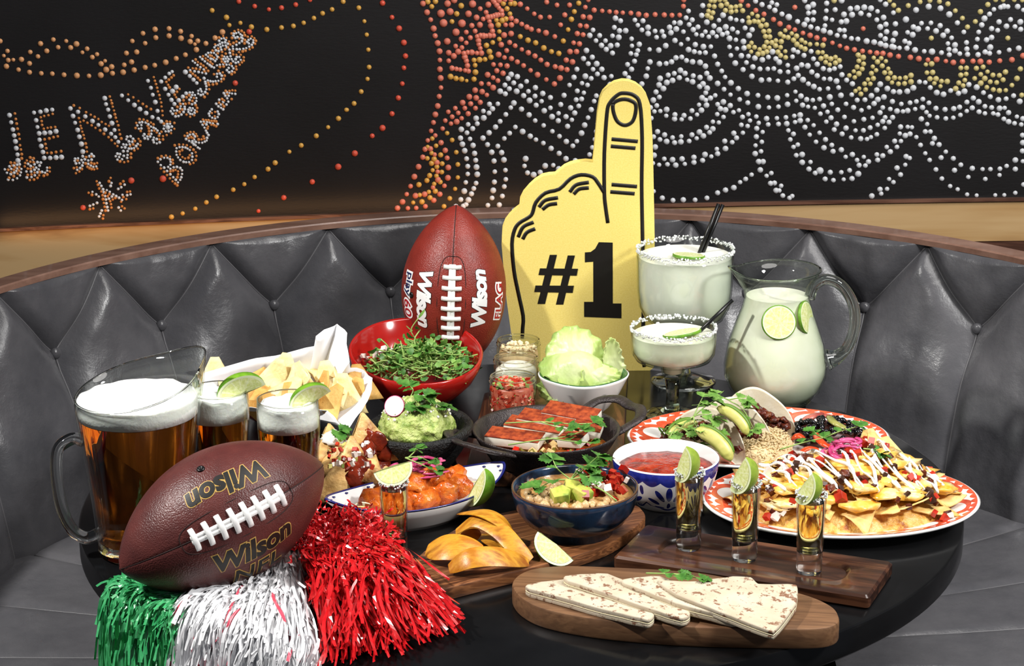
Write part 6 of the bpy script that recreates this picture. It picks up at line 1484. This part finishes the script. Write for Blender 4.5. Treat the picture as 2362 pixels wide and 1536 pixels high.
for i, (x0, x1, n) in enumerate(((-.125, -.035, 4), (-.040, .050, 4), (.045, .135, 4))):
    pts = []
    for j in range(n * 2 + 1):
        x = x0 + (x1 - x0) * j / (n * 2); y = .065 if j % 2 == 0 else -.075
        for kx in range(8):
            if j == n * 2: break
            y2 = -.075 if j % 2 == 0 else .065; t = kx / 8
            py_ = y + (y2 - y) * t; px_ = x + (x1 - x0) / (n * 2) * t + .005 * math.sin(t * 9 + j) - py_ * .35
            f = math.sqrt(max(.05, 1 - (px_ / .15) ** 2)); py_ *= f
            pts.append((px_, py_, pile_h(px_, py_) + .014 + .003 * math.sin(t * 14 + j * 2)))
    mk_o = mk('crema_drizzle', tube(smooth_path(pts, len(pts) * 2), lambda s: .0019 + .0007 * math.sin(s * 60), 7), CREMA)
    mk_o.location = c; tag(mk_o, ('left', 'middle', 'right')[i] + ' third of the white crema drizzle over the nachos', 'cream', 'crema drizzle on the nachos')
onion_pile('pink pickled onion curls on top of the nachos', Matrix.Translation(c + Vector((.004, .020, .076))), 18, .013, 9, .018)
sprig('cilantro sprig above the pickled onion on the nachos', c + Vector((-.020, .036, .094)), [[(0, 0, 0), (.020, .006, .006), (.046, .010, .012)], [(0, 0, 0), (-.008, .006, .002), (-.012, .010, .006)], [(-.06, -.006, -.014), (-.03, -.003, -.006), (0, 0, 0)]], .017, seed=31)
sprig('cilantro leaves at the right of the pickled onion on the nachos', c + Vector((.030, .008, .088)), [[(0, 0, 0), (.012, -.006, .0), (.022, -.012, -.004)]], .015, seed=32)

# ================================================================ shot tray with three shots
TRAY = wood('dark_tray_wood', [(.2, (40, 22, 14)), (.5, (66, 38, 24)), (.85, (96, 60, 40))], 'x', 6, 20, .28, .35)
TH = .0185
q = [at(1413, 1282, TH), at(2002, 1375, TH), at(2063, 1295, TH), at(1491, 1208, TH)]
tc = sum(q, Vector()) / 4; dx = ((q[1] - q[0]) + (q[2] - q[3])) / 2; dy = ((q[3] - q[0]) + (q[2] - q[1])) / 2
trz_ = math.atan2(dx.y, dx.x); LX = dx.length; LY = abs(Vector((-math.sin(trz_), math.cos(trz_), 0)).dot(dy))
def rrect(lx, ly, r, n=8):
    P = []
    for cx_, cy_, a0 in ((lx / 2 - r, -ly / 2 + r, -90), (lx / 2 - r, ly / 2 - r, 0), (-lx / 2 + r, ly / 2 - r, 90), (-lx / 2 + r, -ly / 2 + r, 180)):
        for i in range(n): 
            a = math.radians(a0 + 90 * i / (n - 1)); P.append((cx_ + r * math.cos(a), cy_ + r * math.sin(a)))
    return P
rings = [(LX - .006, LY - .006, .004, 0), (LX, LY, .005, .003), (LX, LY, .005, TH - .003), (LX - .006, LY - .006, .004, TH), (LX - .082, LY - .050, .026, TH), (LX - .088, LY - .056, .024, TH - .002), (LX - .094, LY - .062, .022, TH - .0055)]
V = []; Fc = []; n = 32
for lx, ly, r, z in rings: V += [(x, y, z) for x, y in rrect(lx, ly, r)]
for k in range(len(rings) - 1):
    for i in range(n):
        j = (i + 1) % n; Fc.append((k * n + i, k * n + j, (k + 1) * n + j, (k + 1) * n + i))
Fc += [tuple(range(n))[::-1], tuple((len(rings) - 1) * n + i for i in range(n))]
o = mk('shot_tray', (V, Fc), TRAY, flat_angle=35); o.location = (tc.x, tc.y, TOP); o.rotation_euler = (0, 0, trz_)
tag(o, 'dark rectangular wooden tray with a hollow holding three shots', 'tray')
names = ('left', 'middle', 'right')
for i, (u, v) in enumerate(((1588, 1263), (1717, 1289), (1866, 1318))):
    p = at(u, v, TH - .0055); p.z = TOP + TH - .0053
    shot('%s tequila shot of the three on the dark wooden tray' % names[i], p, 70 + i)
    lime_wedge('lime wedge on the %s shot of the dark wooden tray' % names[i], p + Vector(((-.014, -.013, -.012)[i], -.003, (.118, .118, .116)[i])), (math.radians(6), math.radians((-72, -66, -60)[i]), math.radians((-34, -32, -36)[i])), (.027, .028, .025)[i], 66, PEEL2, length=.92)
p = at(912, 1283); p.z = TOP
shot('tequila shot standing alone in front of the boat dish', p, 80)
lime_wedge('lime wedge on the lone tequila shot by the boat dish', p + Vector((-.001, -.004, .126)), (math.radians(2), math.radians(-16), math.radians(6)), .026, 62, PEEL, length=.98)

# ================================================================ quesadilla board
BOARD2 = wood('walnut_oval_board', [(.15, (66, 42, 26)), (.45, (102, 70, 46)), (.7, (122, 88, 60)), (.9, (78, 52, 34))], 'x', 4, 16, .5, .0)
px_board('oval_board', 'oval walnut board with quesadilla wedges at the front of the table', [(1182, 1352), (1190, 1330), (1225, 1312), (1290, 1304), (1400, 1306), (1600, 1318), (1720, 1340), (1850, 1368), (1915, 1395), (1935, 1420), (1928, 1440), (1880, 1450), (1760, 1450), (1560, 1444), (1380, 1428), (1260, 1405), (1205, 1380)], .026, BOARD2, math.radians(-8), .003)
m, nt, b = new_mat('toasted_flour_tortilla'); setp(b, .6)
co = coords(nt)
n1 = noise_tex(nt, co, 95, 5, .66); n2 = noise_tex(nt, co, 22, 3)
base = ramp(nt, n2, [(.3, lin((188, 172, 146))), (.7, lin((208, 196, 174)))])
sp = ramp(nt, n1, [(.55, (0, 0, 0, 1)), (.62, (1, 1, 1, 1))])
spc = nt.nodes.new('ShaderNodeRGBToBW'); nt.links.new(sp, spc.inputs[0])
nt.links.new(mixc(nt, X(nt, spc.outputs[0]) * .85, base, lin((112, 56, 20))), b.inputs['Base Color'])
bump(nt, b, n1, .3, .002); QUES = m
FILL = plain('white_cheese_filling', (240, 228, 190), .4)
def quesa(label, px, hs, th=.0125):
    """wedge given by its outline; hs = height of the top at every corner"""
    P = [at(u, v, h) for (u, v), h in zip(px, hs)]
    ctr = sum(P, Vector()) / len(P); n = len(P)
    o = thing('quesadilla_wedge', label, 'quesadilla', ctr, group='quesadilla wedges on the oval board')
    L_ = [p_ - ctr for p_ in P]
    sm_ = smooth_path(L_, n * 5, True); m_ = len(sm_)
    # round the outline only a little: blend towards the straight polygon
    st = []
    for i in range(n):
        for j in range(5): st.append(L_[i].lerp(L_[(i + 1) % n], j / 5))
    ring = [a.lerp(b_, .35) for a, b_ in zip(st, sm_)]
    def slab(zt, zb, ins):
        R_ = []
        for k, z in ((1 - ins * 1.6, zt), (1 - ins * .4, zt - .0006), (1, zt - .0018), (1, zb + .0012), (1 - ins, zb)):
            R_.append([Vector((p_.x * k, p_.y * k, p_.z + z + .0012 * noise.noise(Vector((p_.x * 50, p_.y * 50, 1))))) for p_ in ring])
        V = [p_ for r_ in R_ for p_ in r_]; Fc = []
        for a in range(4):
            for i in range(m_): 
                j = (i + 1) % m_; Fc.append((a * m_ + i, a * m_ + j, (a + 1) * m_ + j, (a + 1) * m_ + i))
        V.append(Vector((0, 0, zt + .0012))); V.append(Vector((0, 0, zb)))
        for i in range(m_):
            Fc.append((len(V) - 2, i, (i + 1) % m_)); Fc.append((len(V) - 1, 4 * m_ + (i + 1) % m_, 4 * m_ + i))
        return V, Fc
    mk('upper_tortilla', slab(0, -.0062, .03), QUES, o)
    mk('filling', slab(-.0055, -th + .0055, .05), FILL, o)
    mk('lower_tortilla', slab(-th + .0062, -th, .03), QUES, o)
H0 = .026 + .0127
quesa('front left quesadilla wedge on the oval board', [(1215, 1346), (1300, 1336), (1420, 1372), (1510, 1408), (1495, 1427), (1390, 1404), (1220, 1356)], [H0] * 7)
quesa('second quesadilla wedge from the left on the oval board', [(1302, 1326), (1400, 1322), (1500, 1362), (1592, 1410), (1572, 1424), (1480, 1396), (1310, 1338)], [H0 + .009, H0 + .008, H0 + .004, H0 + .001, H0 + .001, H0 + .006, H0 + .009])
quesa('third quesadilla wedge, mostly under the rightmost one', [(1436, 1334), (1520, 1328), (1650, 1372), (1720, 1418), (1690, 1424), (1560, 1390), (1440, 1344)], [H0 + .012, H0 + .011, H0 + .008, H0 + .002, H0 + .001, H0 + .008, H0 + .012])
quesa('large rightmost quesadilla wedge with toasted brown spots', [(1516, 1338), (1600, 1340), (1690, 1328), (1732, 1330), (1750, 1346), (1838, 1348), (1836, 1390), (1785, 1454), (1690, 1420), (1560, 1370)], [H0 + .014, H0 + .014, H0 + .012, H0 + .012, H0 + .011, H0 + .006, H0 + .003, H0 + .001, H0 + .006, H0 + .014])
sprig('cilantro leaves lying on the quesadilla wedges', at(1490, 1322, .052), [[(0, 0, 0), (.020, -.004, .001), (.040, -.010, .002)], [(.02, -.004, .001), (.042, -.010, .002), (.064, -.020, .001)]], .017, seed=41, tilt=.2)

# ================================================================ pom-poms
def metallic(name, c1, c2, rough=.22):
    m = plain(name, c1, rough, c2, 60, spec=.8, coat=.6); return m
def pom(name, label, mat, strands, w_=.0028, seed=1, extra=None):
    mb = MB(); rr = random.Random(seed)
    for P in strands:
        full = smooth_path(P, 24); N = len(full)
        if N > 12:
            i0 = int(rr.random() ** 1.2 * (N - 9)); ln = rr.randrange(8, 14); pts = full[i0:i0 + ln]
        else: pts = full
        n = len(pts); wv = w_ * rr.uniform(.7, 1.25); tw = rr.uniform(0, 6.3); dt = rr.uniform(-3.0, 3.0)
        lift = Vector((rr.gauss(0, .005), rr.gauss(-.002, .005), abs(rr.gauss(0, .004)))); ph = rr.uniform(0, 6.3); am = rr.uniform(.0005, .0028)
        V = []
        for i, p_ in enumerate(pts):
            t = (pts[min(i + 1, n - 1)] - pts[max(0, i - 1)]).normalized()
            sd = t.cross(Vector((0, -.3, 1)))
            if sd.length < 1e-4: sd = Vector((1, 0, 0))
            sd.normalize(); up_ = sd.cross(t); k = i / max(1, n - 1)
            a = .9 * math.sin(tw + dt * k * 2); s = sd * math.cos(a) + up_ * math.sin(a)
            q_ = p_ + lift * k * k + sd * (am * math.sin(ph + k * 7)) + up_ * (am * math.cos(ph + k * 5))
            V += [q_ + s * wv / 2, q_ - s * wv / 2]
        mb.add((V, [(2 * i, 2 * i + 1, 2 * i + 3, 2 * i + 2) for i in range(n - 1)]), 0 if not extra or rr.random() > .04 else 1)
    t = thing(name, label, 'pom-pom', (0, 0, 0), group='pom-poms under the lying football')
    o = mb.build('streamers', [mat] + ([extra] if extra else []), t, fix=False, smooth=False); o['kind'] = 'stuff'
    return t
def edge_pt(deg, h=0.0, k=0.0):
    a = math.radians(deg); return Vector((.0102 + (TR + k) * math.cos(a), (TR + k) * math.sin(a), TOP + h))
rr = random.Random(90)
S = []
for i in range(3200):
    f = rr.random(); ed = 215.5 + 13.0 * f + rr.uniform(-1, 1)
    ly = rr.random()
    p0 = at(330 + 220 * f + rr.uniform(-40, 40), 1362 - 6 * f + rr.uniform(-20, 14), .006 + .020 * ly)
    e0 = edge_pt(ed, .004 + .016 * ly, .004 + .010 * ly)
    d = rr.uniform(.12, .24)
    e1 = edge_pt(ed + rr.uniform(-1.2, 1.2), -.035, .014 + .014 * ly); e2 = edge_pt(ed + rr.uniform(-2.5, 2.5), -d, .014 + .022 * ly)
    S.append([p0, p0.lerp(e0, .6) + Vector((0, 0, .008 * rr.random())), e0, e1, e2])
pom('pom_pom', 'shiny green pom-pom hanging over the left table edge', metallic('green_foil', (46, 160, 92), (88, 194, 126), .26), S, .0036, 91)
S = []
for i in range(3200):
    f = rr.random(); ed = 228 + 18.5 * f + rr.uniform(-1, 1); ly = rr.random()
    p0 = at(560 + 110 * f + rr.uniform(-30, 25), 1330 + rr.uniform(-45, 40) - 20 * f, .008 + .030 * ly)
    e0 = edge_pt(ed, .004 + .026 * ly, -.01 + .016 * ly)
    d = rr.uniform(.03, .20)
    e1 = edge_pt(ed + rr.uniform(-1.2, 1.2), -.03, .012 + .014 * ly); e2 = edge_pt(ed + rr.uniform(-3, 3), -d, .014 + .03 * ly)
    q1 = p0.lerp(e0, .5) + Vector((rr.uniform(-.006, .006), 0, .012 * rr.random()))
    if rr.random() < .35: S.append([p0, p0.lerp(q1, .5) + Vector((0, 0, .006)), q1, q1.lerp(e0, rr.random()) + Vector((rr.uniform(-.012, .012), 0, rr.uniform(0, .012)))])
    else: S.append([p0, q1, e0, e1, e2])
pom('pom_pom', 'white pom-pom between the green and the red ones', metallic('white_foil', (232, 232, 234), (244, 244, 246), .35), S, .0036, 92, metallic('pink_foil', (206, 60, 84), (222, 90, 110)))
S = []
for i in range(3600):
    f = rr.random(); ly = rr.random() ** .7
    p0 = at(690 + 190 * rr.random(), 1245 + rr.uniform(-25, 45), .006 + .055 * ly)
    u1 = 735 + 340 * f; v1 = 1535 - 85 * f ** 1.5 + rr.uniform(-30, 6)
    e0 = at(u1 + rr.uniform(-14, 14), v1, .003 + .016 * ly * rr.random())
    L1 = rr.uniform(.45, 1.0)
    q1 = p0.lerp(e0, .35) + Vector((rr.gauss(0, .006), 0, .022 * ly + .006)); q2 = p0.lerp(e0, .72) + Vector((rr.gauss(0, .007), 0, .016 * ly + .003))
    if rr.random() < .34:
        d = Vector((rr.gauss(0, .5), rr.gauss(0, .45), rr.uniform(.0, .5))).normalized() * rr.uniform(.02, .05)
        S.append([p0, p0 + d * .5 + Vector((0, 0, .010)), p0 + d])
    elif rr.random() < .4: S.append([p0.lerp(q1, .3), q1, q2.lerp(q1, rr.random())])
    else: S.append([p0, q1, q2, e0])
pom('pom_pom', 'red pom-pom spread across the table in front of the lone shot', metallic('red_foil', (186, 14, 22), (212, 34, 38)), S, .0036, 93)
